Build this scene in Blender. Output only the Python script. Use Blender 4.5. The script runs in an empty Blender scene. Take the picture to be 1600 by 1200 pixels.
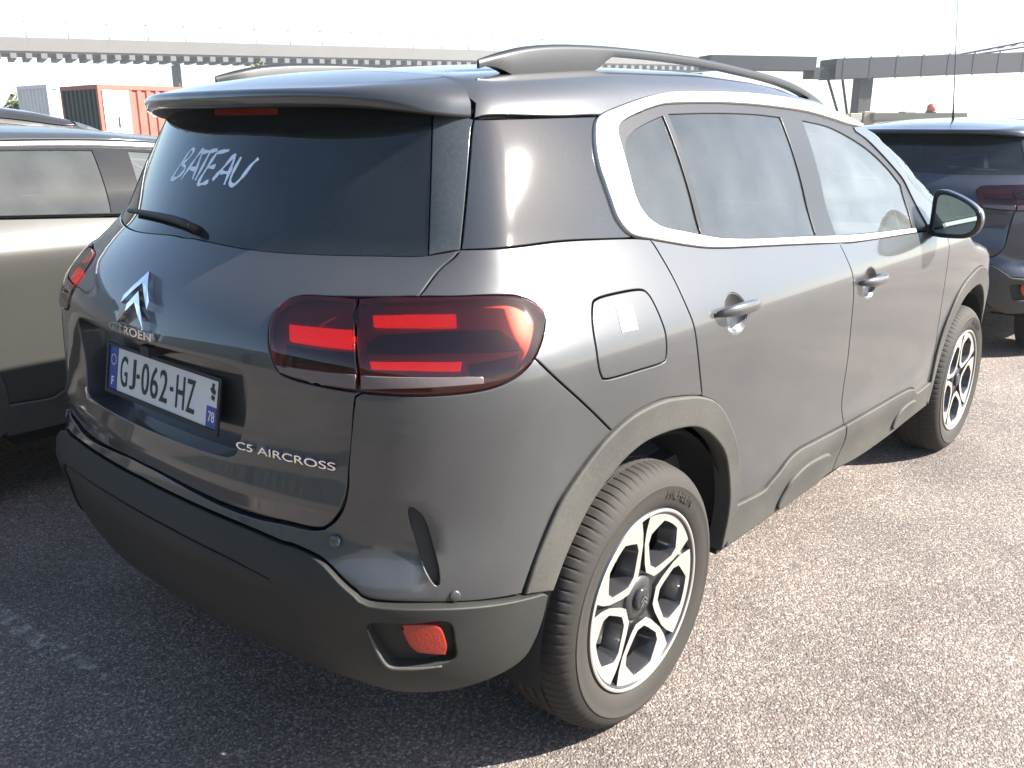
import bpy, math, random
import numpy as np
from mathutils import Vector, Matrix
from mathutils.geometry import delaunay_2d_cdt
R = math.radians
random.seed(7); rng = np.random.default_rng(7)
scn = bpy.context.scene; col = scn.collection

# ------------------------------------------------------------------ camera, sky, sun, exposure
cam = bpy.data.cameras.new('camera'); camo = bpy.data.objects.new('camera', cam); col.objects.link(camo)
cam.sensor_fit = 'HORIZONTAL'; cam.sensor_width = 36; cam.lens = 36*1383.9/1600; cam.clip_start = .05; cam.clip_end = 3000
YAW, PITCH = .7214, -.2848
cf = Vector((math.cos(PITCH)*math.cos(YAW), math.cos(PITCH)*math.sin(YAW), math.sin(PITCH)))
camo.rotation_euler = cf.to_track_quat('-Z', 'Y').to_euler(); camo.location = (-1.7549, -1.9918, 1.5311)
scn.camera = camo
SUN = Vector((.48, -.633, .607)).normalized(); EL = math.asin(SUN.z); AZ = math.atan2(SUN.y, SUN.x)
w = bpy.data.worlds.new('World'); scn.world = w; w.use_nodes = True
nt = w.node_tree; nt.nodes.clear()
sky = nt.nodes.new('ShaderNodeTexSky'); sky.sky_type = 'NISHITA'; sky.sun_disc = False
sky.sun_elevation = EL; sky.sun_rotation = math.pi/2-AZ; sky.air_density = .9; sky.dust_density = 1.0; sky.ozone_density = .3
bg = nt.nodes.new('ShaderNodeBackground'); bg.inputs[1].default_value = .076
ow = nt.nodes.new('ShaderNodeOutputWorld'); nt.links.new(sky.outputs[0], bg.inputs[0]); nt.links.new(bg.outputs[0], ow.inputs[0])
sl = bpy.data.lights.new('sun', 'SUN'); sl.energy = 5.0; sl.angle = R(.53); sl.color = (1, .95, .88)
so = bpy.data.objects.new('sun', sl); col.objects.link(so); so.rotation_euler = SUN.to_track_quat('Z', 'Y').to_euler(); so.location = (3, -6, 8)
scn.view_settings.view_transform = 'Standard'; scn.view_settings.look = 'None'
scn.view_settings.exposure = 2.0; scn.view_settings.gamma = 1.0; scn.view_settings.use_curve_mapping = False
scn.cycles.caustics_reflective = False; scn.cycles.caustics_refractive = False
scn.cycles.max_bounces = 7; scn.cycles.diffuse_bounces = 3; scn.cycles.glossy_bounces = 4; scn.cycles.transmission_bounces = 4; scn.cycles.transparent_max_bounces = 10

# ------------------------------------------------------------------ materials
MT = {}
def node(nt, t, **kw):
    n = nt.nodes.new(t)
    for k, v in kw.items(): setattr(n, k, v)
    return n
def mat(name, c, rough=.5, metal=0., coat=0., spec=.5, dust=0., dustc=(.30, .27, .23), bump=0., bscale=300., var=0., vscale=6., crough=.05, emit=None):
    """principled material with noise colour variation, dust film and fine relief"""
    if name in MT: return MT[name]
    m = bpy.data.materials.new(name); m.use_nodes = True; nt = m.node_tree; b = nt.nodes['Principled BSDF']
    b.inputs['Base Color'].default_value = (*c, 1); b.inputs['Roughness'].default_value = rough; b.inputs['Metallic'].default_value = metal
    b.inputs['Coat Weight'].default_value = coat; b.inputs['Coat Roughness'].default_value = crough; b.inputs['Specular IOR Level'].default_value = spec
    tc = node(nt, 'ShaderNodeTexCoord')
    csock = None
    if var:
        nz = node(nt, 'ShaderNodeTexNoise'); nz.inputs['Scale'].default_value = vscale; nz.inputs['Detail'].default_value = 6
        nt.links.new(tc.outputs['Object'], nz.inputs['Vector'])
        mx = node(nt, 'ShaderNodeMix', data_type='RGBA'); mx.inputs[6].default_value = (*[x*(1-var) for x in c], 1); mx.inputs[7].default_value = (*[min(1, x*(1+var)) for x in c], 1)
        nt.links.new(nz.outputs[0], mx.inputs[0]); csock = mx.outputs[2]; nt.links.new(csock, b.inputs['Base Color'])
    if dust:
        nz = node(nt, 'ShaderNodeTexNoise'); nz.inputs['Scale'].default_value = 3.1; nz.inputs['Detail'].default_value = 9; nz.inputs['Roughness'].default_value = .65
        nt.links.new(tc.outputs['Object'], nz.inputs['Vector'])
        mr = node(nt, 'ShaderNodeMapRange'); mr.inputs[1].default_value = .3; mr.inputs[2].default_value = .75; mr.inputs[3].default_value = dust*.45; mr.inputs[4].default_value = dust*1.3
        nz2 = node(nt, 'ShaderNodeTexNoise'); nz2.inputs['Scale'].default_value = 140; nz2.inputs['Detail'].default_value = 3; nt.links.new(tc.outputs['Object'], nz2.inputs['Vector'])
        ad = node(nt, 'ShaderNodeMath', operation='MULTIPLY_ADD'); ad.inputs[1].default_value = .55; nt.links.new(nz2.outputs[0], ad.inputs[0]); ad2 = node(nt, 'ShaderNodeMath', operation='SUBTRACT'); ad2.inputs[1].default_value = .275; nt.links.new(nz.outputs[0], ad.inputs[2]); nt.links.new(ad.outputs[0], ad2.inputs[0])
        nt.links.new(ad2.outputs[0], mr.inputs[0])
        d = node(nt, 'ShaderNodeBsdfDiffuse'); d.inputs[0].default_value = (*dustc, 1)
        ms = node(nt, 'ShaderNodeMixShader'); nt.links.new(mr.outputs[0], ms.inputs[0]); nt.links.new(b.outputs[0], ms.inputs[1]); nt.links.new(d.outputs[0], ms.inputs[2])
        nt.links.new(ms.outputs[0], nt.nodes['Material Output'].inputs[0])
    if bump:
        nb = node(nt, 'ShaderNodeTexNoise'); nb.inputs['Scale'].default_value = bscale; nb.inputs['Detail'].default_value = 3
        nt.links.new(tc.outputs['Object'], nb.inputs['Vector'])
        bp = node(nt, 'ShaderNodeBump'); bp.inputs['Strength'].default_value = bump; bp.inputs['Distance'].default_value = .002
        nt.links.new(nb.outputs[0], bp.inputs['Height']); nt.links.new(bp.outputs[0], b.inputs['Normal'])
    if emit: b.inputs['Emission Color'].default_value = (*emit[:3], 1); b.inputs['Emission Strength'].default_value = emit[3]
    MT[name] = m; return m
def glass(name, tint, refl=1., rough=.015, film=.05, filmc=(.45, .47, .45)):
    """thin tinted pane: fresnel mirror over a transparent tint, with a faint dusty film"""
    if name in MT: return MT[name]
    m = bpy.data.materials.new(name); m.use_nodes = True; nt = m.node_tree; nt.nodes.clear()
    o = node(nt, 'ShaderNodeOutputMaterial'); t = node(nt, 'ShaderNodeBsdfTransparent'); t.inputs[0].default_value = (*tint, 1)
    g = node(nt, 'ShaderNodeBsdfGlossy'); g.inputs['Roughness'].default_value = rough; g.inputs[0].default_value = (.97, 1, 1, 1)
    f = node(nt, 'ShaderNodeFresnel'); f.inputs[0].default_value = 1.0+.62*refl
    tc = node(nt, 'ShaderNodeTexCoord'); nz = node(nt, 'ShaderNodeTexNoise'); nz.inputs['Scale'].default_value = 5; nz.inputs['Detail'].default_value = 8
    nt.links.new(tc.outputs['Object'], nz.inputs['Vector'])
    mr = node(nt, 'ShaderNodeMapRange'); mr.inputs[1].default_value = .3; mr.inputs[2].default_value = .8; mr.inputs[3].default_value = film*.65; mr.inputs[4].default_value = film*1.4
    nt.links.new(nz.outputs[0], mr.inputs[0])
    d = node(nt, 'ShaderNodeBsdfDiffuse'); d.inputs[0].default_value = (*filmc, 1)
    m0 = node(nt, 'ShaderNodeMixShader'); nt.links.new(mr.outputs[0], m0.inputs[0]); nt.links.new(t.outputs[0], m0.inputs[1]); nt.links.new(d.outputs[0], m0.inputs[2])
    m1 = node(nt, 'ShaderNodeMixShader'); nt.links.new(f.outputs[0], m1.inputs[0]); nt.links.new(m0.outputs[0], m1.inputs[1]); nt.links.new(g.outputs[0], m1.inputs[2])
    nt.links.new(m1.outputs[0], o.inputs[0]); MT[name] = m; return m
paint = mat('grey_paint', (.040, .0425, .046), .40, .36, 1., .5, dust=.05, dustc=(.26, .24, .215), bump=.04, bscale=2500, crough=.04)
plastic = mat('grey_plastic', (.026, .027, .0265), .6, spec=.3, dust=.16, dustc=(.28, .26, .22), bump=.35, bscale=900)
plasticd = mat('dark_plastic', (.012, .0135, .013), .55, spec=.35, dust=.055, dustc=(.24, .22, .18), bump=.3, bscale=900)
black = mat('black_trim', (.012, .012, .013), .6)
gloss = mat('gloss_black', (.012, .014, .016), .08, dust=.05)
lining = mat('cabin_lining', (.05, .05, .052), .8, var=.3)
cloth = mat('seat_cloth', (.045, .046, .05), .9, bump=.4, bscale=500)
chrome = mat('satin_chrome', (.86, .86, .85), .34, .45, dust=.05, dustc=(.75, .74, .70))
bright = mat('bright_chrome', (.75, .77, .80), .12, 1.)
frame = mat('window_seal', (.012, .0125, .014), .32, dust=.025)
tyrem = mat('tyre_rubber', (.012, .0115, .011), .8, dust=.13, dustc=(.13, .105, .075), bump=.3, bscale=300)
rimd = mat('rim_painted', (.055, .055, .058), .35, .6, .6)
rimp = mat('rim_polished', (.55, .53, .49), .34, .7, .2, dust=.10)
dark = mat('underbody', (.010, .010, .010), .9)
tint = glass('privacy_glass', (.055, .085, .095), 1.0, film=.10)
clear = glass('clear_glass', (.60, .72, .70), 1.15, film=.17)
tintw = glass('rear_glass', (.09, .135, .14), .9, film=.04, filmc=(.35, .42, .42))
dotw = mat('paint_marker', (.72, .78, .85), .8)

# ------------------------------------------------------------------ objects
def tag(o, label=None, cat=None, group=None, kind=None):
    for k, v in (('label', label), ('category', cat), ('group', group), ('kind', kind)):
        if v: o[k] = v
    return o
def empty(name, loc=(0, 0, 0), rz=0., parent=None):
    o = bpy.data.objects.new(name, None); col.objects.link(o); o.location = loc; o.rotation_euler = (0, 0, rz); o.empty_display_size = .1
    o.parent = parent; return o
def obj(name, V, F, m, parent=None, smooth=True, N=None, loc=None):
    me = bpy.data.meshes.new(name); me.from_pydata([tuple(map(float, v)) for v in V], [], [tuple(map(int, f)) for f in F]); me.update()
    if smooth: me.polygons.foreach_set('use_smooth', [True]*len(me.polygons))
    if N is not None: me.normals_split_custom_set_from_vertices([tuple(map(float, n)) for n in N])
    if m: me.materials.append(m)
    o = bpy.data.objects.new(name, me); col.objects.link(o); o.parent = parent
    if loc: o.location = loc
    return o
def share(o, parent, name=None, m=None):
    c = o.copy(); col.objects.link(c); c.parent = parent
    if m: c.material_slots[0].link = 'OBJECT'; c.material_slots[0].material = m
    return c
def copy_tree(o, parent=None, swap=None):
    c = share(o, parent)
    if swap and o.type == 'MESH' and o.data.materials and o.data.materials[0].name in swap:
        c.material_slots[0].link = 'OBJECT'; c.material_slots[0].material = swap[o.data.materials[0].name]
    for ch in list(o.children): copy_tree(ch, c, swap)
    return c
class MB:
    def __init__(s): s.V = []; s.F = []
    def add(s, V, F):
        n = len(s.V); s.V += [tuple(v) for v in V]; s.F += [tuple(i+n for i in f) for f in F]; return s
    def box(s, lo, hi, bev=0., M=None):
        (x0, y0, z0), (x1, y1, z1) = lo, hi
        if bev <= 0:
            V = [(x, y, z) for x in (x0, x1) for y in (y0, y1) for z in (z0, z1)]
            F = [(0, 1, 3, 2), (4, 6, 7, 5), (0, 4, 5, 1), (2, 3, 7, 6), (0, 2, 6, 4), (1, 5, 7, 3)]
        else:
            b = bev; V = []; idx = {}
            for ix, x in enumerate((x0, x1)):
                for iy, y in enumerate((y0, y1)):
                    for iz, z in enumerate((z0, z1)):
                        sx, sy, sz = 1-2*ix, 1-2*iy, 1-2*iz
                        for ax in range(3):
                            idx[ix, iy, iz, ax] = len(V)
                            V.append((x+(0 if ax == 0 else sx*b), y+(0 if ax == 1 else sy*b), z+(0 if ax == 2 else sz*b)))
            F = []
            for ax in range(3):
                for e in (0, 1):
                    q = []
                    for p, r in ((0, 0), (0, 1), (1, 1), (1, 0)):
                        k = [0, 0, 0]; k[ax] = e; k[(ax+1) % 3] = p; k[(ax+2) % 3] = r; q.append(idx[(*k, ax)])
                    F.append(tuple(q if e == 0 else q[::-1]))
            for ax in range(3):
                a1, a2 = (ax+1) % 3, (ax+2) % 3
                for p in (0, 1):
                    for r in (0, 1):
                        k0 = [0, 0, 0]; k0[a1] = p; k0[a2] = r; k1 = list(k0); k1[ax] = 1
                        q = [idx[(*k0, a1)], idx[(*k0, a2)], idx[(*k1, a2)], idx[(*k1, a1)]]
                        F.append(tuple(q if (p+r) % 2 else q[::-1]))
            for k in [(i, j, l) for i in (0, 1) for j in (0, 1) for l in (0, 1)]:
                q = [idx[(*k, a)] for a in range(3)]; F.append(tuple(q if sum(k) % 2 else q[::-1]))
        if M is not None: V = [tuple(M @ Vector(v)) for v in V]
        return s.add(V, F)
    def tube(s, P, r, n=8, cap=True, flat=None):
        P = [Vector(p) for p in P]; rr = r if hasattr(r, '__len__') else [r]*len(P); V = []; F = []; up = None
        for i, p in enumerate(P):
            t = (P[min(i+1, len(P)-1)]-P[max(i-1, 0)]).normalized()
            if up is None: up = Vector((0, 0, 1)) if abs(t.z) < .9 else Vector((1, 0, 0))
            a = t.cross(up).normalized(); b = a.cross(t).normalized(); up = b
            for k in range(n):
                an = 2*math.pi*k/n; q = a*math.cos(an)*(flat or 1)+b*math.sin(an); V.append(tuple(p+q*rr[i]))
        for i in range(len(P)-1):
            for k in range(n): F.append((i*n+k, i*n+(k+1) % n, (i+1)*n+(k+1) % n, (i+1)*n+k))
        if cap: F.append(tuple(range(n))[::-1]); F.append(tuple(range((len(P)-1)*n, len(P)*n)))
        return s.add(V, F)
    def prism(s, poly, h, M):
        """poly (2D ccw) extruded 0..h in local z, placed with M"""
        n = len(poly); V = [M @ Vector((x, y, z)) for z in (0, h) for x, y in poly]
        F = [tuple(range(n))[::-1], tuple(range(n, 2*n))]+[(i, (i+1) % n, n+(i+1) % n, n+i) for i in range(n)]
        return s.add(V, F)
    def build(s, name, m, parent=None, smooth=False, loc=None): return obj(name, s.V, s.F, m, parent, smooth, None, loc)
def text_mesh(t, size, ext=.0008, bold=0.):
    c = bpy.data.curves.new('t', 'FONT'); c.body = t; c.size = size; c.extrude = ext; c.align_x = 'CENTER'; c.align_y = 'CENTER'; c.offset = bold
    o = bpy.data.objects.new('t', c); col.objects.link(o); bpy.context.view_layer.update()
    me = o.to_mesh(); V = np.array([v.co[:] for v in me.vertices]); F = [tuple(p.vertices) for p in me.polygons]
    o.to_mesh_clear(); bpy.data.objects.remove(o); bpy.data.curves.remove(c); return V, F

# ------------------------------------------------------------------ body surfaces
def sm(tab, sig, n=3000):
    t = np.array(tab, float); lo, hi = t[0, 0], t[-1, 0]
    s = (t[1, 1]-t[0, 1])/(t[1, 0]-t[0, 0]); e = (t[-1, 1]-t[-2, 1])/(t[-1, 0]-t[-2, 0])
    X = np.linspace(lo-.5, hi+.5, n); Y = np.interp(X, t[:, 0], t[:, 1])
    Y = np.where(X < lo, t[0, 1]+(X-lo)*s, np.where(X > hi, t[-1, 1]+(X-hi)*e, Y))
    dx = X[1]-X[0]; m = int(4*sig/dx)+1; k = np.exp(-.5*(np.arange(-m, m+1)*dx/sig)**2); k /= k.sum()
    Yp = np.concatenate([Y[0]+np.arange(-m, 0)*(Y[1]-Y[0]), Y, Y[-1]+np.arange(1, m+1)*(Y[-1]-Y[-2])])
    Y = np.convolve(Yp, k, 'valid'); return lambda x: np.interp(x, X, Y)
def smax(a, b, k):
    h = np.maximum(k-np.abs(a-b), 0)/k; return np.maximum(a, b)+h*h*k*.25
class Body:
    """car body as the smooth intersection of a side, a rear, a front and a roof surface"""
    def __init__(s, wz, xr, h, xf, kr=.30, kt=.065, kf=.4, bow=.105, crown=.036, tr=.026, tru=.08, extra=None):
        s.wz = sm(wz, .022); s.xr = sm(xr, .02); s.h = sm(h, .06); s.xf = sm(xf, .04)
        s.kr, s.kt, s.kf, s.bow, s.crown, s.tr, s.tru, s.extra = kr, kt, kf, bow, crown, tr, tru, extra
    def F(s, P):
        x, a, z = P[..., 0], np.abs(P[..., 1]), P[..., 2]
        up = np.clip((z-1.05)/.5, 0, 1); up = up*up*(3-2*up); up2 = np.clip((z-1.06)/.24, 0, 1); up2 = up2*up2*(3-2*up2); t = np.maximum(.1-x, 0); tf = np.maximum(x-2.3, 0)
        W = s.wz(z)-(s.tr+s.tru*up)*(t/.6)**2-.05*tf**2
        if s.extra: W = W+s.extra(x, z)
        g = smax(a-W, s.xr(z)+(s.bow+.088*up2)*(a/.7)**2-x, s.kr+(.075-s.kr)*up2); g = smax(g, x-s.xf(z)+.18*(a/.8)**2, s.kf)
        return smax(g, z-s.h(x)+s.crown*(a/.6)**2, s.kt)
    def N(s, P, e=.004):
        g = np.stack([s.F(P+d)-s.F(P-d) for d in np.eye(3)*e], -1); return g/np.linalg.norm(g, axis=-1, keepdims=True)
    def cast(s, O, D, t1, n=140):
        ts = np.linspace(0, t1, n); lo = np.full(len(D), np.nan); hi = lo.copy(); prev = s.F(O)
        for i in range(1, n):
            v = s.F(O+D*ts[i]); m = np.isnan(lo) & (prev > 0) & (v <= 0); lo[m] = ts[i-1]; hi[m] = ts[i]; prev = v
        for _ in range(26):
            mid = (lo+hi)/2; v = s.F(O+D*mid[:, None]); lo = np.where(v > 0, mid, lo); hi = np.where(v > 0, hi, mid)
        return O+D*((lo+hi)/2)[:, None]
class Proj:
    """2D parameter plane <-> rays onto a body"""
    def __init__(s, kind, c=.1, zc=1.1, y0=0.): s.k, s.c, s.zc = kind, c, zc
    def to(s, P):
        P = np.asarray(P, float)
        if P.shape[1] == 2: return P
        x, y, z = P.T
        return np.stack({'side': lambda: (x, z), 'rear': lambda: (y, z), 'top': lambda: (x, y), 'cyl': lambda: (.9*np.arctan2(-y, s.c-x), z),
                         'front': lambda: (.9*np.arctan2(-y, x-s.c), z), 'roll': lambda: (x, .6*np.arctan2(-y, z-s.zc))}[s.k](), 1)
    def rays(s, U):
        u, v = U.T; o = np.zeros(len(u))
        if s.k == 'side': return np.stack([u, o-1.6, v], 1), np.stack([o, o+1, o], 1), 1.6
        if s.k == 'rear': return np.stack([o-1.6, u, v], 1), np.stack([o+1, o, o], 1), 2.4
        if s.k == 'top': return np.stack([u, v, o+2.2], 1), np.stack([o, o, o-1], 1), 2.
        if s.k == 'roll':
            f = v/.6; return np.stack([u, -1.5*np.sin(f), s.zc+1.5*np.cos(f)], 1), np.stack([o, np.sin(f), -np.cos(f)], 1), 1.45
        t = u/.9; sg = -1 if s.k == 'cyl' else 1
        return np.stack([s.c+sg*1.9*np.cos(t), -1.9*np.sin(t), v], 1), np.stack([-sg*np.cos(t), np.sin(t), o], 1), 1.85
SIDE, REAR, TOP, CYL, ROLL = Proj('side'), Proj('rear'), Proj('top'), Proj('cyl'), Proj('roll'); FRONT = Proj('front', 2.7)
def crv(pts, ds=.015):
    """Catmull-Rom through pts, resampled about ds apart"""
    P = np.asarray(pts, float)
    if len(P) == 2:
        n = max(1, int(np.linalg.norm(P[1]-P[0])/ds)); return P[0]+(P[1]-P[0])*np.linspace(0, 1, n+1)[:, None]
    Q = np.vstack([2*P[0]-P[1], P, 2*P[-1]-P[-2]]); out = []
    for i in range(1, len(Q)-2):
        n = max(1, int(round(np.linalg.norm(Q[i+1]-Q[i])/ds))); t = np.arange(n)[:, None]/n; a, b, c, d = Q[i-1:i+3]
        out.append(.5*(2*b+(c-a)*t+(2*a-5*b+4*c-d)*t*t+(3*b-a-3*c+d)*t**3))
    out.append(P[-1:]); return np.vstack(out)
def loop(*segs, ds=.015, proj=None):
    """closed outline from segments that meet at corners"""
    out = []
    for s in segs:
        s = np.asarray(s, float)
        if proj is not None: s = proj.to(s)
        c = crv(s, ds); out.append(c)
    P = np.vstack(out); keep = [0]
    for i in range(1, len(P)):
        if np.linalg.norm(P[i]-P[keep[-1]]) > ds*.3: keep.append(i)
    P = P[keep]
    if np.linalg.norm(P[0]-P[-1]) < ds*.3: P = P[:-1]
    n = len(P); d = np.linalg.norm(np.roll(P, -1, 0)-P, axis=1); out = []
    for i in range(n):
        k = max(1, int(d[i]/ds/1.3)); out += [P[i]+(P[(i+1) % n]-P[i])*j/k for j in range(k)]
    return np.array(out)
def rloop(pts, ds=.01, proj=None):
    """closed smooth outline"""
    P = np.asarray(pts, float)
    if proj is not None: P = proj.to(P)
    Q = np.vstack([P[-2:], P, P[:3]]); out = []
    for i in range(2, len(P)+2):
        n = max(1, int(round(np.linalg.norm(Q[i+1]-Q[i])/ds))); t = np.arange(n)[:, None]/n; a, b, c, d = Q[i-1:i+3]
        out.append(.5*(2*b+(c-a)*t+(2*a-5*b+4*c-d)*t*t+(3*b-a-3*c+d)*t**3))
    return np.vstack(out)
def inside(P, L):
    x, y = P[:, 0], P[:, 1]; c = np.zeros(len(P), bool); n = len(L)
    for i in range(n):
        (x0, y0), (x1, y1) = L[i], L[i-1]
        if y0 != y1: c ^= ((y0 > y) != (y1 > y)) & (x < (x1-x0)*(y-y0)/(y1-y0)+x0)
    return c
def panel_mesh(body, proj, outer, holes=(), off=0., h=.03, gap=.002, r=.0025, depth=.018, warp=None):
    loops = [outer]+list(holes); B = np.vstack(loops); edges = []; k = 0
    for L in loops:
        n = len(L); edges += [(k+i, k+(i+1) % n) for i in range(n)]; k += n
    lo, hi = outer.min(0), outer.max(0)
    gx, gy = np.meshgrid(np.arange(lo[0]+h/2, hi[0], h), np.arange(lo[1]+h/2, hi[1], h)); G = np.stack([gx.ravel(), gy.ravel()], 1)
    m = inside(G, outer)
    for L in holes: m &= ~inside(G, L)
    G = G[m]
    if len(G):
        keep = np.ones(len(G), bool)
        for i in range(0, len(G), 2000): keep[i:i+2000] = np.min(np.linalg.norm(G[i:i+2000, None]-B[None], axis=2), axis=1) > max(min(.4*h, .011), gap+r+.004)
        G = G[keep]
    U = np.vstack([B, G]) if len(G) else B
    vo, _, fo, ov, _, _ = delaunay_2d_cdt([Vector(u) for u in U], edges, [], 0, 1e-7)
    vo = np.array([v[:] for v in vo]); F = np.array([f[:] for f in fo if len(f) == 3], int)
    cen = vo[F].mean(1); m = inside(cen, outer)
    for L in holes: m &= ~inside(cen, L)
    F = F[m]; O, D, t1 = proj.rays(vo); P = body.cast(O, D, t1)
    bad = np.isnan(P[:, 0])
    if bad.any():
        good = np.where(~bad)[0]
        for i in np.where(bad)[0]: P[i] = P[good[np.argmin(np.linalg.norm(vo[good]-vo[i], axis=1))]]
        print('   miss', int(bad.sum()), 'of', len(bad), vo[bad][:3].round(2).tolist())
    N = body.N(P); offv = off(P, vo) if callable(off) else off
    if callable(off):   # re-estimate the normals of a relief
        e = .004; t1_ = np.cross(N, [0, 0, 1.]); t1_ /= np.linalg.norm(t1_, axis=1, keepdims=True)+1e-9; t2_ = np.cross(N, t1_)
        d1 = (off(P+t1_*e, None)-off(P-t1_*e, None))/(2*e); d2 = (off(P+t2_*e, None)-off(P-t2_*e, None))/(2*e)
        P = P+N*np.asarray(offv)[:, None]; N = N-t1_*d1[:, None]-t2_*d2[:, None]; N /= np.linalg.norm(N, axis=1, keepdims=True)
    else: P = P+N*offv
    a, b, c = P[F[:, 0]], P[F[:, 1]], P[F[:, 2]]; fn = np.cross(b-a, c-a); flip = (fn*N[F[:, 0]]).sum(1) < 0
    F[flip] = F[flip][:, ::-1]
    # boundary edges = edges used once
    cnt = {}
    for f in F:
        for i in range(3): cnt[(f[i], f[(i+1) % 3])] = 1
    be = [e for e in cnt if (e[1], e[0]) not in cnt]
    nxt = {}; prv = {}
    for e in be: nxt[e[0]] = e[1]; prv[e[1]] = e[0]
    bv = [v for v in nxt if v in prv]; V = [P.copy()]; NN = [N.copy()]; faces = [tuple(f) for f in F]
    if depth > 0 and bv:
        bi = np.array(bv); tan = P[[nxt[v] for v in bv]]-P[[prv[v] for v in bv]]; tan /= np.linalg.norm(tan, axis=1, keepdims=True)+1e-12
        nb = N[bi]; out = np.cross(tan, nb); out /= np.linalg.norm(out, axis=1, keepdims=True)+1e-12; p0 = P[bi]
        V[0][bi] = p0-out*(gap+r); base = len(P); pos = {v: i for i, v in enumerate(bv)}; nbv = len(bv)
        s2 = math.sqrt(.5)
        rings = [(p0-out*(gap+.29*r)-nb*.29*r, (out+nb)*s2), (p0-out*gap-nb*r, out), (p0-out*gap-nb*depth, out)]
        for q, n_ in rings: V.append(q); NN.append(n_)
        for (i, j) in be:
            if i not in pos or j not in pos: continue
            a0, b0 = i, j
            for k in range(3):
                a1, b1 = base+k*nbv+pos[i], base+k*nbv+pos[j]; faces.append((a0, a1, b1, b0)); a0, b0 = a1, b1
    return np.vstack(V), faces, np.vstack(NN)
def mirror(V, F, N=None):
    V = np.array(V, float)*[1, -1, 1]; F = [tuple(f)[::-1] for f in F]
    return (V, F, None if N is None else np.array(N)*[1, -1, 1])
def both(name, me, m, parent, par2=None):
    """right-hand part and its mirror image"""
    V, F, N = me; a = obj(name, V, F, m, parent, True, N); V, F, N = mirror(*me); b = obj(name, V, F, m, par2 or parent, True, N); return a, b
def sym(L):
    """closed outline from its right half (first and last points on the centre line, first coord = signed lateral)"""
    L = np.asarray(L); M = L[::-1]*[-1, 1]; return np.vstack([L, M[1:-1]])
def on(body, proj, pts, off=0.):
    O, D, t1 = proj.rays(proj.to(pts)); P = body.cast(O, D, t1); N = body.N(P); return P+N*off, N

# ------------------------------------------------------------------ ground
def asphalt():
    m = bpy.data.materials.new('chipped_asphalt'); m.use_nodes = True; nt = m.node_tree; b = nt.nodes['Principled BSDF']; L = nt.links.new
    tc = node(nt, 'ShaderNodeTexCoord')
    vo = node(nt, 'ShaderNodeTexVoronoi'); vo.inputs['Scale'].default_value = 155; vo.inputs['Randomness'].default_value = 1
    wn = node(nt, 'ShaderNodeTexNoise'); wn.inputs['Scale'].default_value = 60; wn.inputs['Detail'].default_value = 2
    vm = node(nt, 'ShaderNodeVectorMath', operation='MULTIPLY_ADD'); vm.inputs[1].default_value = (.012, .012, .012)
    L(tc.outputs['Object'], wn.inputs['Vector']); L(wn.outputs['Color'], vm.inputs[0]); L(tc.outputs['Object'], vm.inputs[2]); L(vm.outputs[0], vo.inputs['Vector'])
    sx = node(nt, 'ShaderNodeSeparateColor'); L(vo.outputs['Color'], sx.inputs[0])
    cr = node(nt, 'ShaderNodeValToRGB'); e = cr.color_ramp.elements
    e[0].position = 0; e[0].color = (.098, .082, .074, 1); e[1].position = 1; e[1].color = (.40, .365, .33, 1)
    for p, c in ((.25, (.135, .112, .100)), (.45, (.165, .136, .120)), (.62, (.205, .155, .132)), (.8, (.235, .205, .175)), (.92, (.32, .275, .24))):
        k = e.new(p); k.color = (*c, 1)
    L(sx.outputs[0], cr.inputs[0])
    big = node(nt, 'ShaderNodeTexNoise'); big.inputs['Scale'].default_value = 1.3; big.inputs['Detail'].default_value = 8; L(tc.outputs['Object'], big.inputs['Vector'])
    mr = node(nt, 'ShaderNodeMapRange'); mr.inputs[1].default_value = .3; mr.inputs[2].default_value = .7; mr.inputs[3].default_value = .72; mr.inputs[4].default_value = 1.22; L(big.outputs[0], mr.inputs[0])
    big2 = node(nt, 'ShaderNodeTexNoise'); big2.inputs['Scale'].default_value = .33; big2.inputs['Detail'].default_value = 5; L(tc.outputs['Object'], big2.inputs['Vector'])
    mr3 = node(nt, 'ShaderNodeMapRange'); mr3.inputs[1].default_value = .35; mr3.inputs[2].default_value = .65; mr3.inputs[3].default_value = .86; mr3.inputs[4].default_value = 1.12; L(big2.outputs[0], mr3.inputs[0])
    mm3 = node(nt, 'ShaderNodeMath', operation='MULTIPLY'); L(mr.outputs[0], mm3.inputs[0]); L(mr3.outputs[0], mm3.inputs[1])
    # binder shows dark between the chippings
    mr2 = node(nt, 'ShaderNodeMapRange'); mr2.inputs[1].default_value = .35; mr2.inputs[2].default_value = .75; mr2.inputs[3].default_value = 1; mr2.inputs[4].default_value = .6; L(vo.outputs['Distance'], mr2.inputs[0])
    mm = node(nt, 'ShaderNodeMath', operation='MULTIPLY'); L(mm3.outputs[0], mm.inputs[0]); L(mr2.outputs[0], mm.inputs[1])
    mx = node(nt, 'ShaderNodeMix', data_type='RGBA', blend_type='MULTIPLY'); mx.inputs[0].default_value = 1; L(cr.outputs[0], mx.inputs[6]); L(mm.outputs[0], mx.inputs[7])
    L(mx.outputs[2], b.inputs['Base Color']); b.inputs['Roughness'].default_value = .85
    bp = node(nt, 'ShaderNodeBump'); bp.inputs['Strength'].default_value = .9; bp.inputs['Distance'].default_value = .004; bp.invert = True
    L(vo.outputs['Distance'], bp.inputs['Height']); L(bp.outputs[0], b.inputs['Normal']); return m
g = MB(); S = 900
g.add([(-S, -S, 0), (S, -S, 0), (S, S, 0), (-S, S, 0)], [(0, 1, 2, 3)])
gro = tag(g.build('ground', asphalt()), kind='structure')
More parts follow.
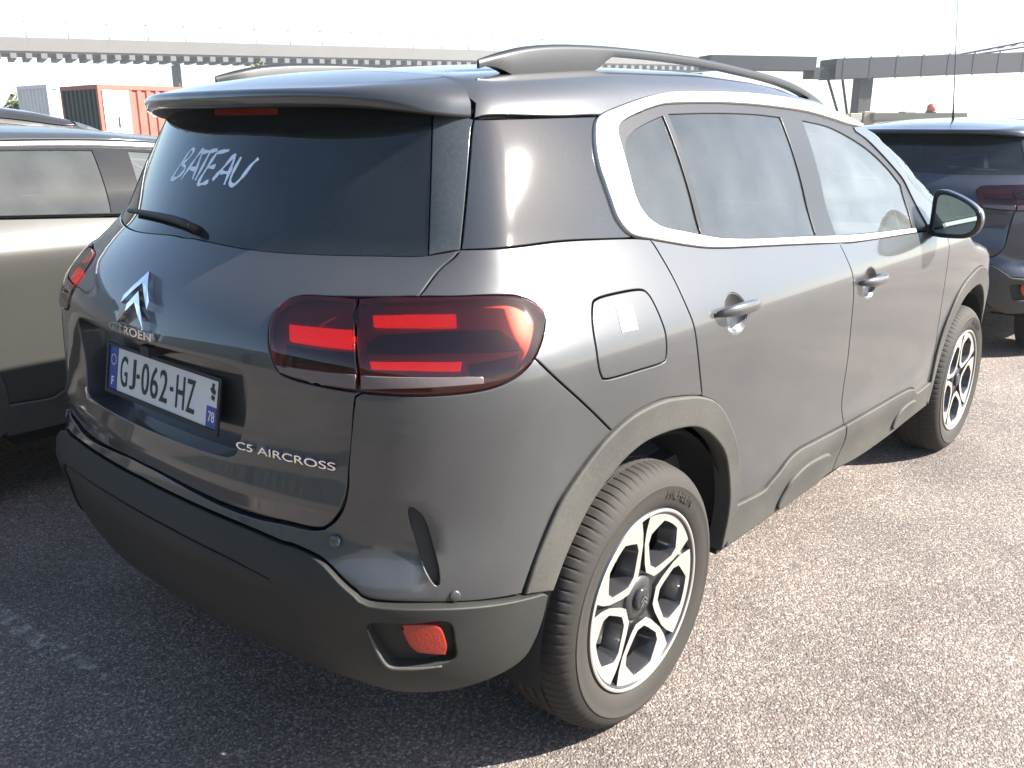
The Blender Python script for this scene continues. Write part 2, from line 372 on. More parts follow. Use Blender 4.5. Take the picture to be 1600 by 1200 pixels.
def light_streak(name, pts, wid, dens, seed):
    # lit streak on the ground, painted as a pale sheet, broken up by noise
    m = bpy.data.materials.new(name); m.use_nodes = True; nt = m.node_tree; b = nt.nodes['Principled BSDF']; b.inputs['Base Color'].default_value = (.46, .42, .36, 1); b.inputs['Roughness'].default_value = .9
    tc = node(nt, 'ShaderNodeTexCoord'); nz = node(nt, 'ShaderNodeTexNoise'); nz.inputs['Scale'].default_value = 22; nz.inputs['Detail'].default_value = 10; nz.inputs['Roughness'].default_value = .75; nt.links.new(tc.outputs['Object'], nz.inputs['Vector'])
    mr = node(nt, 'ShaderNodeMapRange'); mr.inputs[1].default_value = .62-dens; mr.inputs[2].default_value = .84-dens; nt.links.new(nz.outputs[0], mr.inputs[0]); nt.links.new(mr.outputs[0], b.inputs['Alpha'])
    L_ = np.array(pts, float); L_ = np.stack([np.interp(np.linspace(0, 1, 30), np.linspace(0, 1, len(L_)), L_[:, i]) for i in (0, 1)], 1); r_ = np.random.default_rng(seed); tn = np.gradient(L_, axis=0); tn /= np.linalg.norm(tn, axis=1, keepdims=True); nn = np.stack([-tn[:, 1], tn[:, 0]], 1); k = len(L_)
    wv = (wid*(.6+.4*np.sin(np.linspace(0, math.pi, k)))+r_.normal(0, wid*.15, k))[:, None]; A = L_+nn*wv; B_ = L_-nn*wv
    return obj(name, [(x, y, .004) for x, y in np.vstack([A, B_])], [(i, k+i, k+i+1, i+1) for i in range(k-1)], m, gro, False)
light_streak('painted_light_streak', [(-.95, 1.25), (-.925, .95), (-.93, .78), (-.90, .6), (-.875, .45), (-.86, .30)], .030, .17, 1)
light_streak('painted_light_streak', [(1.2, -1.75), (1.55, -1.65), (2.0, -1.62), (2.5, -1.66)], .05, .02, 2)

# ------------------------------------------------------------------ wheel
def lathe(prof, n, axis='y'):
    """prof (r, w): w along +y"""
    V = []; F = []; k = len(prof)
    for i in range(n):
        a = 2*math.pi*i/n; c, s = math.cos(a), math.sin(a); V += [(r*c, w_, r*s) for r, w_ in prof]
    for i in range(n):
        j = (i+1) % n
        for q in range(k-1): F.append((i*k+q, j*k+q, j*k+q+1, i*k+q+1))
    return V, F
def flat(outer, holes=(), h=.05):
    B = np.vstack([outer]+list(holes)); E_ = []; k = 0
    for L in [outer]+list(holes):
        n = len(L); E_ += [(k+i, k+(i+1) % n) for i in range(n)]; k += n
    vo, _, fo, *_ = delaunay_2d_cdt([Vector(u) for u in B], E_, [], 0, 1e-7); vo = np.array([v[:] for v in vo]); F = np.array([f[:] for f in fo], int)
    c = vo[F].mean(1); m = inside(c, np.asarray(outer))
    for L in holes: m &= ~inside(c, np.asarray(L))
    return vo, F[m]
def arc(r, a0, a1, n=10): return [(r*math.cos(R(a)), r*math.sin(R(a))) for a in np.linspace(a0, a1, n)]
def make_wheel(name, parent, rot, alloy=True):
    t = empty(name, (0, 0, 0), 0, parent)
    # tyre: carcass, four grooves, siped shoulders
    prof = [(.238, .012), (.246, .002), (.262, -.006), (.285, -.011), (.300, -.0115), (.302, -.0125), (.306, -.0125), (.308, -.010), (.322, -.005), (.334, .004), (.343, .014), (.349, .024), (.3525, .036), (.3548, .050), (.3558, .060)]
    for gw in (.066, .098, .130, .160): prof += [(.3572, gw-.0055), (.350, gw-.0045), (.350, gw+.0045), (.3572, gw+.0055)]
    prof += [(.3558, .168), (.3548, .178), (.351, .192), (.343, .208), (.33, .218), (.30, .226), (.27, .222), (.238, .205)]
    n = 504; V, F = lathe(prof, n); V = np.array(V); k = len(prof); rr = np.hypot(V[:, 0], V[:, 2])
    iang = np.repeat(np.arange(n), k); ip = np.tile(np.arange(k), n)
    cut = ((iang % 6) == 0) & (((ip >= 9) & (ip <= 14)) | ((ip >= 31) & (ip <= 36)))
    cut |= (((iang+ip) % 6) == 0) & np.isin(ip, [18, 19, 22, 23, 26, 27])
    f_ = np.where(cut, (rr-.0028)/rr, 1.); V[:, 0] *= f_; V[:, 2] *= f_
    ty = obj('tyre', V, F, tyrem, t); ty.data.set_sharp_from_angle(angle=R(28))
    tv, tf = text_mesh('MICHELIN', .034, .0007); L_ = MB()
    a = R(62)-tv[:, 0]/.286; r_ = .283+tv[:, 1]; wv = -.0112-tv[:, 2]*1.2-.0004
    L_.add(np.stack([r_*np.cos(a), wv, r_*np.sin(a)], 1), [f[::-1] for f in tf]); L_.build('sidewall_lettering', tyrem, ty)
    # rim
    V, F = lathe([(.246, .006), (.243, -.0035), (.237, -.0045), (.231, -.001), (.226, .008), (.221, .02), (.217, .06), (.20, .10), (.20, .19), (.236, .21)], 96); rim = obj('rim', V, F, rimd, t)
    V, F = lathe([(.2435, -.0042), (.2405, -.0062), (.2365, -.0058), (.2345, -.003)], 96); obj('rim_lip', V, F, rimp, rim)
    if not alloy: dish = .0
    wf = lambda r: .012-.010*(r/.226)**2
    def frame_(p):
        return np.vstack([crv(np.array(p, float), .01)])
    out = np.array([(.066, -.024), (.066, .024), (.084, .047), (.128, .088), (.158, .106)]+arc(.2285, 31.5, -31.5, 15)+[(.158, -.106), (.128, -.088), (.084, -.047)])
    inn = np.array([(.087, -.015), (.087, .015), (.101, .033), (.134, .069), (.159, .075), (.182, .059)]+arc(.2105, 11, -11, 6)+[(.182, -.059), (.159, -.075), (.134, -.069), (.101, -.033)])
    def dens(P, ds=.008):
        n_ = len(P); o_ = []
        for i in range(n_):
            d = np.linalg.norm(P[(i+1) % n_]-P[i]); q = max(1, int(d/ds)); o_ += [P[i]+(P[(i+1) % n_]-P[i])*j/q for j in range(q)]
        return np.array(o_)
    out, inn = dens(out), dens(inn); cen = np.array([.150, 0]); deep = cen+(inn-cen)*np.array([.80, .80])
    w3 = lambda P, dw: np.stack([P[:, 0], wf(np.hypot(P[:, 0], P[:, 1]))+dw, P[:, 1]], 1)
    pv, pf = flat(out, [inn]); no = len(out); ni = len(inn)
    V1 = w3(pv, 0); Fa = [tuple(f) for f in pf]
    V2 = np.vstack([w3(out, 0), w3(out+0.0, .02)]); F2 = [(i, no+i, no+(i+1) % no, (i+1) % no) for i in range(no)]
    V3 = np.vstack([w3(inn, 0), w3(cen+(inn-cen)*.94, .010), w3(deep, .05)]); F3 = [(b_*ni+(i+1) % ni, (b_+1)*ni+(i+1) % ni, (b_+1)*ni+i, b_*ni+i) for b_ in (0, 1) for i in range(ni)]
    wed = np.array([(.035*math.cos(R(a)), .035*math.sin(R(a))) for a in (-36, -18, 0, 18, 36)]+arc(.2285, 36, -36, 15)); bv_, bf_ = flat(dens(wed), [inn]); V4 = w3(bv_, .0135); F4 = [tuple(f) for f in bf_]
    def place(V, a): c, s = math.cos(a), math.sin(a); return np.stack([V[:, 0]*c-V[:, 2]*s, V[:, 1], V[:, 0]*s+V[:, 2]*c], 1)
    def fixn(V, F, d=(0, -1, 0)):
        o_ = []
        for f in F:
            a_, b_, c_ = (Vector(V[i]) for i in f[:3]); o_.append(f if (b_-a_).cross(c_-a_).dot(Vector(d)) > 0 else f[::-1])
        return o_
    Fa, F4 = fixn(V1, Fa), fixn(V4, F4)
    me = {}
    for k5 in range(5):
        a = R(56+72*k5)
        s1 = obj('spoke_frame', place(V1, a), Fa, rimp, rim, False); mb = MB(); mb.add(place(V2, a), F2).add(place(V3, a), F3).add(place(V4, a), F4); mb.build('spoke_web', rimd, rim, True)
    V, F = lathe([(.0001, .004), (.024, .004), (.030, .006), (.033, .012), (.033, .03)], 32); cap = obj('centre_cap', V, F, gloss, rim)
    cm = MB()
    for dz in (.004, -.008):
        for s_ in (-1, 1): cm.prism([(0, .007), (s_*.014, -.005), (s_*.014, -.009), (0, .003)][::s_], .002, Matrix.Translation((0, .003, dz)) @ Matrix.Rotation(R(90), 4, 'X'))
    cm.build('chevron', bright, cap)
    V, F = lathe([(.033, .016), (.058, .016), (.062, .024), (.062, .05)], 40); obj('hub', V, F, rimd, rim)
    V, F = lathe([(.07, .10), (.155, .10), (.155, .12), (.07, .12)], 48); obj('brake_disc', V, F, mat('brake_steel', (.22, .2, .18), .45, .9), t)
    V, F = lathe([(.0001, .15), (.23, .15), (.235, .19)], 40); obj('wheel_back', V, F, dark, t)
    t.rotation_euler = (0, rot, 0); return t

# ------------------------------------------------------------------ the crossover: outlines on the right-hand side, metres from the rear axle
XF = [(.2, 3.45), (.35, 3.55), (.6, 3.62), (.8, 3.62), (1., 3.5), (1.2, 3.3)]
WZ = [(.2, .862), (.32, .885), (.45, .90), (.6, .908), (.8, .918), (.98, .926), (1.06, .922), (1.12, .893), (1.2, .849), (1.28, .808), (1.34, .788), (1.4, .764), (1.47, .733), (1.54, .697), (1.64, .638)]
XR = [(.2, -.55), (.3, -.70), (.42, -.80), (.6, -.83), (.75, -.835), (.95, -.825), (1.1, -.813), (1.17, -.775), (1.22, -.73), (1.28, -.67), (1.4, -.605), (1.55, -.515), (1.65, -.455)]
HH = [(-.8, 1.60), (-.6, 1.625), (-.3, 1.662), (.2, 1.700), (.7, 1.710), (1.1, 1.695), (1.5, 1.645), (1.8, 1.582), (2.1, 1.44), (2.62, 1.12), (2.85, 1.075), (3.2, 1.01), (3.5, .92), (3.8, .75)]
CO = [(1.715, 1.530), (1.56, 1.563), (1.40, 1.590), (1.25, 1.607), (1.05, 1.618), (.85, 1.622), (.64, 1.620), (.50, 1.617), (.386, 1.611), (.266, 1.596), (.129, 1.571), (.049, 1.553), (.018, 1.538), (-.005, 1.509), (-.022, 1.474), (-.030, 1.438), (-.029, 1.399), (-.026, 1.359), (-.020, 1.323), (.002, 1.292), (.030, 1.277), (.089, 1.265), (.15, 1.253), (.23, 1.238), (.316, 1.224), (.41, 1.214), (.513, 1.206), (.738, 1.19), (.994, 1.171), (1.29, 1.15), (1.86, 1.131)]
CI = [(1.70, 1.522), (1.56, 1.532), (1.44, 1.549), (1.261, 1.571), (1.085, 1.582), (.871, 1.59), (.673, 1.592), (.491, 1.589), (.361, 1.584), (.281, 1.573), (.227, 1.563), (.166, 1.55), (.121, 1.537), (.094, 1.524), (.083, 1.506), (.077, 1.464), (.073, 1.42), (.070, 1.373), (.077, 1.343), (.091, 1.323), (.112, 1.306), (.158, 1.286), (.252, 1.267), (.381, 1.242), (.477, 1.23), (.638, 1.216), (.881, 1.2), (1.312, 1.17), (1.86, 1.147)]
AO = [(-.452, .556), (-.422, .644), (-.373, .731), (-.326, .779), (-.259, .83), (-.2, .864), (-.118, .89), (-.01, .898), (.095, .885), (.203, .860), (.292, .818), (.375, .738), (.437, .65), (.468, .555), (.476, .465), (.472, .36)]
AI = [(-.370, .535), (-.329, .617), (-.266, .703), (-.195, .760), (-.121, .796), (-.038, .811), (.082, .804), (.19, .779), (.286, .722), (.363, .646), (.412, .53), (.424, .442), (.42, .33)]
RD = [(.089, 1.265), (.103, 1.240), (.125, 1.174), (.138, 1.084), (.161, .984), (.203, .864)]
FD = [(1.145, 1.160), (1.160, 1.078), (1.177, .981), (1.204, .81), (1.211, .764), (1.218, .592), (1.245, .49), (1.252, .423), (1.232, .34)]
FE = [(2.205, 1.09), (2.206, 1.036), (2.201, .957), (2.222, .80), (2.235, .70), (2.262, .56)]
CL = [(.472, .465), (.626, .459), (.667, .474), (.717, .496), (.769, .519), (.85, .531), (.978, .527), (1.236, .516), (1.534, .509), (1.836, .502), (1.965, .488), (2.03, .458), (2.085, .447), (2.26, .45)]
QB = [(-.461, -.714, 1.287), (-.344, -.772, 1.287), (-.205, -.791, 1.287), (.001, -.81, 1.275), (.089, -.816, 1.265)]
LAMP = [(-.738, -.435, 1.145), (-.713, -.437, 1.174), (-.686, -.468, 1.191), (-.658, -.54, 1.195), (-.605, -.656, 1.201), (-.533, -.747, 1.203), (-.469, -.792, 1.202), (-.411, -.818, 1.196), (-.38, -.833, 1.183), (-.36, -.848, 1.164), (-.364, -.859, 1.145), (-.392, -.875, 1.112), (-.427, -.884, 1.08), (-.466, -.882, 1.056), (-.509, -.869, 1.039), (-.556, -.845, 1.031), (-.616, -.8, 1.028), (-.667, -.746, 1.028), (-.708, -.681, 1.03), (-.74, -.602, 1.034), (-.76, -.521, 1.04), (-.766, -.486, 1.053), (-.765, -.465, 1.086), (-.753, -.445, 1.121)]
TGU = [(-.461, -.714, 1.287), (-.48, -.712, 1.271), (-.516, -.703, 1.247), (-.571, -.705, 1.204)]
TGL = [(-.708, -.681, 1.03), (-.715, -.669, 1.02), (-.729, -.656, .887), (-.733, -.652, .826), (-.741, -.638, .778), (-.752, -.611, .743), (-.762, -.578, .728), (-.783, -.486, .724), (-.794, -.43, .72), (-.813, -.31, .722), (-.832, -.095, .739), (-.836, 0, .741)]
BS = [(-.456, -.885, .556), (-.593, -.865, .581), (-.68, -.815, .596), (-.758, -.73, .606), (-.77, -.705, .623), (-.78, -.671, .645), (-.786, -.63, .671), (-.791, -.593, .683), (-.8, -.54, .69), (-.807, -.515, .689), (-.83, -.4, .698), (-.85, -.2, .706), (-.86, 0, .71)]
QS = [(-.427, -.884, 1.08), (-.363, -.908, 1.014), (-.242, -.914, .902)]
def sub(L, i, j): L = list(L); return L[i:j+1] if i <= j else L[j:i+1][::-1]
def symv(L, ax):
    L = np.asarray(L); f = np.array([1., 1.]); f[ax] = -1; return np.vstack([L, (L[::-1]*f)[1:-1]])
def squash(tab, k, z0=1.13): return [(z0+(z-z0)*k if z > z0 else z, v) for z, v in tab]
class Crossover:
    """five-door crossover; kz squashes everything above the belt line for lower-roofed neighbours"""
    def __init__(s, name, kz=1., pm=paint, full=True, rm=None):
        s.kz, s.full, s.pm, s.rm = kz, full, pm, rm or pm
        flare = lambda x, z: .016*np.exp(-((z-.49)/.075)**2)*np.clip((x-.45)/.3, 0, 1)*np.clip((2.3-x)/.3, 0, 1)
        hh = [(x, s.z(z) if x < 2.6 else z) for x, z in HH]
        s.B = Body(squash(WZ, kz), squash(XR, kz), hh, XF, extra=flare)
        xu = [(.2, -.55), (.4, -.82), (.55, -.875), (.60, -.882), (.64, -.876), (.70, -.852), (.74, -.838), (.8, -.832)]+XR[5:]
        s.U = Body(squash(WZ, kz), squash(xu, kz), hh, XF, kr=.29)
        s.P = Body([(.2, .85), (.32, .885), (.40, .905), (.48, .917), (.6, .920), (.8, .920)], [(.2, -.56), (.30, -.74), (.36, -.815), (.42, -.852), (.50, -.872), (.565, -.882), (.585, -.896), (.62, -.892), (.70, -.860), (.74, -.835), (.8, -.82)], [(-1, 2.2), (4, 2.2)], XF, kr=.26)
        s.root = empty(name); s.build()
    def z(s, z): return 1.13+(z-1.13)*s.kz if z > 1.13 else z
    def m(s, L):
        return [(*p[:-1], s.z(p[-1])) for p in L]
    def s3(s, pts, body=None): return on(body or s.B, SIDE, s.m(pts))[0]
    def pan(s, name, m, proj, lp, off=0., holes=(), body=None, two=True, parent=None, **kw):
        me = panel_mesh(body or s.B, proj, lp, holes, off, **kw)
        if two: return both(name, me, m, parent or s.root) if not isinstance(parent, tuple) else both(name, me, m, parent[0], parent[1])
        return obj(name, me[0], me[1], m, parent or s.root, True, me[2])
    def build(s):
        B, U, PB, rt, m, pm = s.B, s.U, s.P, s.root, s.m, s.pm
        co, ci = m(CO), m(CI); dp = .02
        # ---- doors
        def cup(x0, z0): return rloop([(x0+.058*math.cos(a)*(1.0), z0+.052*math.sin(a)) for a in np.linspace(0, 2*math.pi, 13)[:-1]], .008)
        cups = [cup(.362, 1.052), cup(1.318, 1.010)]
        def dish(x0, z0): return lambda P, v: -.026*np.clip(1-((P[:, 0]-x0)/.058)**2-((P[:, 2]-z0)/.052)**2, 0, 1)**.6-.001
        rd = loop(sub(co, 21, 28)+[(1.145, s.z(1.160))], m(FD[:6])+[(1.238, .516)], [(1.238, .516)]+sub(CL, 6, 0), sub(AO, 14, 9), m(RD[::-1]))
        fd = loop([(1.145, s.z(1.160)), (1.29, s.z(1.15)), (1.86, s.z(1.131)), (2.205, s.z(1.118))], [(2.205, s.z(1.118))]+m(FE[1:]), [(2.262, .56), (2.26, .45)], sub(CL, 13, 8)+[(1.238, .516)], [(1.238, .516)]+m(FD[:6][::-1]))
        dr = s.pan('rear_door', pm, SIDE, rd, 0., [cups[0]], depth=dp); df = s.pan('front_door', pm, SIDE, fd, 0., [cups[1]], depth=dp)
        for i, (dd, x0, z0) in enumerate(((dr, .362, 1.052), (df, 1.318, 1.010))):
            s.pan('handle_cup', pm, SIDE, cups[i], dish(x0, z0), parent=dd, h=.012, depth=.004, gap=-.001)
            # grip
            xs = np.linspace(x0-.108, x0+.108, 15); zz = z0+.012-.02*(xs-x0)*.5; pp, nn = on(B, SIDE, np.stack([xs, zz], 1))
            t = (xs-x0)/.108; lift = .004+.034*np.clip(1-np.abs(t)**3.2, 0, 1); pp = pp+nn*lift[:, None]
            mb = MB(); mb.tube(pp, list(.0075+.0095*np.clip(1-np.abs(t)**4, 0, 1)), 10, True, .62); V = np.array(mb.V)
            both('door_handle', (V, mb.F, None), pm, dd[0], dd[1])
        # ---- front fender, pillar, frame, glass, chrome
        AF = [(2.73-x, z) for x, z in AO]
        fen = loop([(2.205, s.z(1.118)), (2.206, 1.036), (2.201, .957), (2.222, .80), (2.235, .70), (2.262, .56)], sub(AF, 13, 1), [(3.15, .644), (3.25, .60), (3.33, .62), (3.36, .72), (3.33, .85)], [(3.33, .85), (3.2, .94), (3.0, 1.0), (2.75, 1.05), (2.5, 1.10), (2.3, s.z(1.145))], [(2.3, s.z(1.145)), (2.205, s.z(1.118))])
        s.pan('front_fender', pm, SIDE, fen, 0., depth=dp)
        pil = loop(m([(1.715, 1.530), (1.80, 1.478), (1.95, 1.368), (2.05, 1.29), (2.30, 1.147)]), m([(2.30, 1.147), (2.207, 1.12)]), m([(2.207, 1.12), (2.03, 1.128)]), m([(2.03, 1.128), (2.0, 1.20), (1.955, 1.302), (1.88, 1.362), (1.70, 1.468), (1.60, 1.508), (1.60, 1.524)]), m([(1.60, 1.524), (1.715, 1.530)]))
        s.pan('pillar', pm, SIDE, pil, .001, depth=dp)
        vent = loop(m([(.334, 1.556), (.28, 1.545), (.22, 1.532), (.16, 1.514), (.115, 1.49), (.092, 1.44), (.082, 1.38), (.090, 1.345), (.12, 1.31), (.17, 1.288), (.25, 1.272), (.334, 1.257)]), m([(.334, 1.257), (.334, 1.556)]))
        rgl = loop(m([(.362, 1.560), (.6, 1.565), (.85, 1.564), (1.03, 1.556)]), m([(1.03, 1.556), (1.02, 1.3), (1.005, 1.198)]), m([(1.005, 1.198), (.638, 1.22), (.36, 1.252)]), m([(.36, 1.252), (.362, 1.560)]))
        fgl = loop(m([(1.185, 1.547), (1.405, 1.521), (1.641, 1.454), (1.80, 1.377), (1.905, 1.305)]), m([(1.905, 1.305), (1.89, 1.205), (1.86, 1.152)]), m([(1.86, 1.152), (1.5, 1.167), (1.155, 1.185)]), m([(1.155, 1.185), (1.17, 1.36), (1.185, 1.547)]))
        fr = loop(ci, m([(1.86, 1.147), (1.93, 1.135), (2.03, 1.128)]), m([(2.03, 1.128), (2.0, 1.20), (1.955, 1.302), (1.88, 1.362), (1.70, 1.468), (1.62, 1.506), (1.60, 1.52), (1.70, 1.522)]))
        s.pan('window_frame', frame if s.full else gloss, SIDE, fr, -.004, [vent, rgl, fgl], depth=.016, gap=.0005, r=.0015)
        for nm, lp, g_ in (('vent_window', vent, tint), ('rear_door_window', rgl, tint), ('front_door_window', fgl, clear)): s.pan(nm, g_, SIDE, lp, -.0085, depth=0)
        if s.full:
            chl = loop(co, [co[-1], ci[-1]], ci[::-1], [ci[0], co[0]], ds=.012); s.pan('window_trim', chrome, SIDE, chl, .007, h=.02, depth=.016, gap=.0005, r=.004)
        else:
            chl = loop(m([(1.66, 1.53), (1.40, 1.575), (1.05, 1.602), (.64, 1.606), (.386, 1.597), (.25, 1.578)]), m([(.25, 1.578), (.25, 1.56)]), m([(.25, 1.56), (.386, 1.577), (.64, 1.585), (1.05, 1.58), (1.40, 1.552), (1.66, 1.515)]), [s_ for s_ in m([(1.66, 1.515), (1.66, 1.53)])]); s.pan('window_trim', chrome, SIDE, chl, .006, h=.02, depth=.014, gap=.0005, r=.003)
        gb = [(-0.677, 0, 1.274), (-0.676, -0.066, 1.275), (-0.657, -0.273, 1.266), (-0.61, -0.441, 1.267), (-0.551, -0.579, 1.271), (-0.526, -0.63, 1.272), (-0.506, -0.663, 1.275)]; ge = [(-0.506, -0.663, 1.275), (-0.475, -0.636, 1.346), (-0.406, -0.577, 1.511), (-0.379, -0.555, 1.56)]; qe = [(-0.329, -0.629, 1.544), (-0.342, -0.636, 1.524), (-0.397, -0.674, 1.417), (-0.461, -0.714, 1.287)]
        # ---- rear quarter, fuel flap, quarter glass, rear pillar
        flap = rloop([(-.211, 1.149), (-.186, 1.163), (-.109, 1.166), (-.028, 1.163), (-.003, 1.152), (.007, 1.128), (.012, 1.089), (.015, 1.044), (.012, 1.002), (-.006, .992), (-.10, .993), (-.212, .996), (-.238, 1.008), (-.248, 1.051), (-.237, 1.105)], .01)
        flap = CYL.to(on(B, SIDE, flap)[0])
        aoq = s3_ = np.vstack([s.s3([(.203, .862), (.095, .885), (-.01, .898), (-.118, .89), (-.19, .868)])])
        c3 = lambda L: CYL.to(m(L))
        ql = loop(c3(QB), CYL.to(s.s3(RD)), CYL.to(aoq), CYL.to(np.vstack([aoq[-1:], m(QS[::-1][1:])])), c3(sub(LAMP, 12, 5)+[TGU[-1]]), c3(TGU[::-1]))
        q = s.pan('quarter_panel', pm, CYL, ql, 0., [flap], depth=dp)
        fl = panel_mesh(B, CYL, flap, (), 0., depth=.012); o = obj('fuel_flap', fl[0], fl[1], pm, q[0], True, fl[2])
        if s.full:
            sk = loop([(-.135, 1.141), (-.078, 1.138)], [(-.078, 1.138), (-.088, 1.085)], [(-.088, 1.085), (-.146, 1.087)], [(-.146, 1.087), (-.135, 1.141)]); sm_ = panel_mesh(B, SIDE, sk, (), .0012, depth=.001, gap=0, r=.0003)
            obj('paper_sticker', sm_[0], sm_[1], mat('paper', (.9, .9, .88), .8), o, True, sm_[2])
        coq = s.s3(sub(CO, 20, 11))
        qg = loop(c3(qe), c3(QB[:4]+[(.026, -.812, 1.276)]), CYL.to(coq), np.vstack([CYL.to(coq[-1:]), c3([(-.12, -.655, 1.549), qe[0]])]))
        s.pan('quarter_window', mat('quarter_glass', (.02, .022, .025), .048, spec=.8, dust=.022, dustc=(.34, .36, .38)), CYL, qg, -.003, depth=.014, gap=.002)
        dpl = loop(c3(ge), c3([ge[-1], qe[0]]), c3(qe), c3([qe[-1], gb[-1]]))
        s.pan('rear_pillar', mat('pillar_gloss', (.02, .024, .027), .10, dust=.08, dustc=(.3, .33, .35)), CYL, dpl, -.002, depth=.014)
        # ---- tailgate with its plate pocket, rear glass
        pk = [(0, 1.046), (-.20, 1.046), (-.355, 1.042), (-.392, 1.022), (-.392, .98), (-.365, .87), (-.345, .842), (-.30, .836), (-.15, .836), (0, .836)]
        pkl = crv(CYL.to(on(B, REAR, pk)[0]), .012); pkl = symv(pkl, 0)
        tl = np.vstack([crv(c3(gb), .015), crv(c3([gb[-1], TGU[0]]), .015)[1:], crv(c3(TGU), .015)[1:], crv(c3([TGU[-1], LAMP[4], LAMP[3], LAMP[2], LAMP[1], LAMP[0]]+LAMP[23:17:-1]), .012)[1:], crv(c3(TGL), .015)[1:]])
        tl[0, 0] = 0; tl[-1, 0] = 0; tl = symv(tl, 0)
        def tg_rel(P, v):   # shallow ledge above the plate, hollow below it
            return .010*np.exp(-((P[:, 2]-1.055)/.03)**2)*np.clip(1.25-np.abs(P[:, 1])/.42, 0, 1)-.008*np.exp(-((P[:, 2]-.93)/.06)**2)+.010*np.exp(-((P[:, 2]-.78)/.035)**2)
        tg = s.pan('tailgate', pm, CYL, tl, tg_rel, [pkl], two=False, depth=.07)
        s.tg = tg
        pb = s.pan('plate_pocket', pm, CYL, pkl, -.066, two=False, depth=.002, gap=-.012, parent=tg)
        rg = np.vstack([crv(c3(gb), .015), crv(c3(ge), .015)[1:], crv(c3([ge[-1], (-.43, -.33, 1.575), (-.46, 0, 1.58)]), .015)[1:]]); rg[0, 0] = rg[-1, 0] = 0
        s.pan('rear_window', tintw, CYL, symv(rg, 0), -.004, two=False, depth=.012, gap=.001)
        # ---- bumper: painted cover, plastic skirt
        vt = rloop(CYL.to([(-.662, -.759, .795), (-.645, -.778, .77), (-.637, -.791, .717), (-.634, -.805, .664), (-.638, -.806, .632), (-.653, -.79, .666), (-.656, -.776, .71), (-.663, -.760, .758)]), .008)
        cut = s.s3([(-.19, .868), (-.259, .83), (-.326, .779), (-.373, .731), (-.422, .644), (-.456, .56)])
        bl = np.vstack([crv(c3(TGL[::-1]), .015), crv(c3(sub(LAMP, 18, 12)), .012)[1:], crv(np.vstack([c3(QS[:2]), CYL.to(cut[:1])]), .015)[1:], crv(CYL.to(cut), .015)[1:], crv(np.vstack([CYL.to(cut[-1:]), c3(BS[1:])]), .015)[1:]])
        bl[0, 0] = bl[-1, 0] = 0; bl = symv(bl, 0); vt2 = vt*[-1, 1]
        def scal(P, v):
            th = np.arctan2(np.abs(P[:, 1]), .1-P[:, 0]); e = np.clip((th-R(33))/R(9), 0, 1)*np.clip((R(47.2)-th)/R(1.6), 0, 1); zz = np.clip((P[:, 2]-.63)/.06, 0, 1)*np.clip((.80-P[:, 2])/.10, 0, 1)
            return -.020*e*zz
        bc = s.pan('rear_bumper', pm, CYL, bl, scal, [vt, vt2], body=U, two=False, depth=.022)
        s.pan('bumper_vent', black, CYL, vt, -.014, body=U, parent=(bc, bc), depth=.002, gap=-.004)
        rec = rloop(CYL.to([(-.744, -.715, .553), (-.69, -.78, .556), (-.633, -.826, .552), (-.620, -.831, .502), (-.615, -.827, .462), (-.637, -.807, .452), (-.684, -.765, .449), (-.708, -.735, .452), (-.732, -.725, .495)]), .008)
        bsp = crv(np.vstack([CYL.to(s.s3([(-.405, .545)], PB)), c3(BS[1:])]), .015)
        bot = crv(CYL.to(on(PB, CYL, np.vstack([[[0, .415]], CYL.to([(-.84, -.25, .40), (-.80, -.5, .372), (-.74, -.68, .350), (-.656, -.752, .346), (-.57, -.82, .356), (-.46, -.873, .385), (-.42, -.885, .43), (-.398, -.893, .49), (-.388, -.896, .535)])]))[0]), .015)
        ed = CYL.to([(-.876, 0, .642), (-.873, -.151, .640), (-.857, -.368, .628), (-.835, -.50, .612)]); ed2 = np.vstack([ed[-1:], CYL.to([(-.82, -.545, .56), (-.79, -.60, .45), (-.765, -.625, .40)])])
        ib = int(np.argmin(np.abs(bot[:, 0]-.665))); ed2 = np.vstack([ed2, bot[ib:ib+1]]); e1 = crv(ed, .015); e2 = crv(ed2, .015)
        def clean(L):
            L = np.array([p for i, p in enumerate(L) if i == 0 or np.linalg.norm(p-L[i-1]) > .004]); L[0, 0] = L[-1, 0] = 0; return symv(L, 0)
        bs = s.pan('bumper_skirt', plasticd if s.full else plastic, CYL, clean(np.vstack([e1, e2, bot[ib:], bsp])), 0., [rec, rec*[-1, 1]], body=PB, two=False, depth=.05, r=.004)
        s.pan('bumper_apron', plasticd, CYL, clean(np.vstack([bot[:ib+1], e2[::-1], e1[::-1]])), -.007, body=PB, two=False, depth=.05, r=.005, parent=bs)
        r2 = s.pan('reflector_recess', plasticd, CYL, rec, -.022, body=PB, parent=(bs, bs), depth=.002, gap=-.008)
        rl_ = [(-.71, -.769, .556), (-.692, -.787, .556), (-.656, -.814, .551), (-.642, -.822, .54), (-.632, -.825, .507), (-.628, -.824, .487), (-.629, -.818, .466), (-.654, -.801, .472), (-.68, -.782, .48), (-.694, -.773, .502), (-.704, -.768, .532)]
        rf = loop(c3(rl_[:3]), c3(rl_[2:7]), c3(rl_[6:9]), c3(rl_[8:]+rl_[:1]), ds=.008)
        s.pan('red_reflector', mat('red_reflector', (.26, .016, .005), .3, coat=.2, dust=.03, bump=.5, bscale=180), CYL, rf, -.003, body=PB, parent=(bs, bs), depth=.016, h=.015, r=.004)
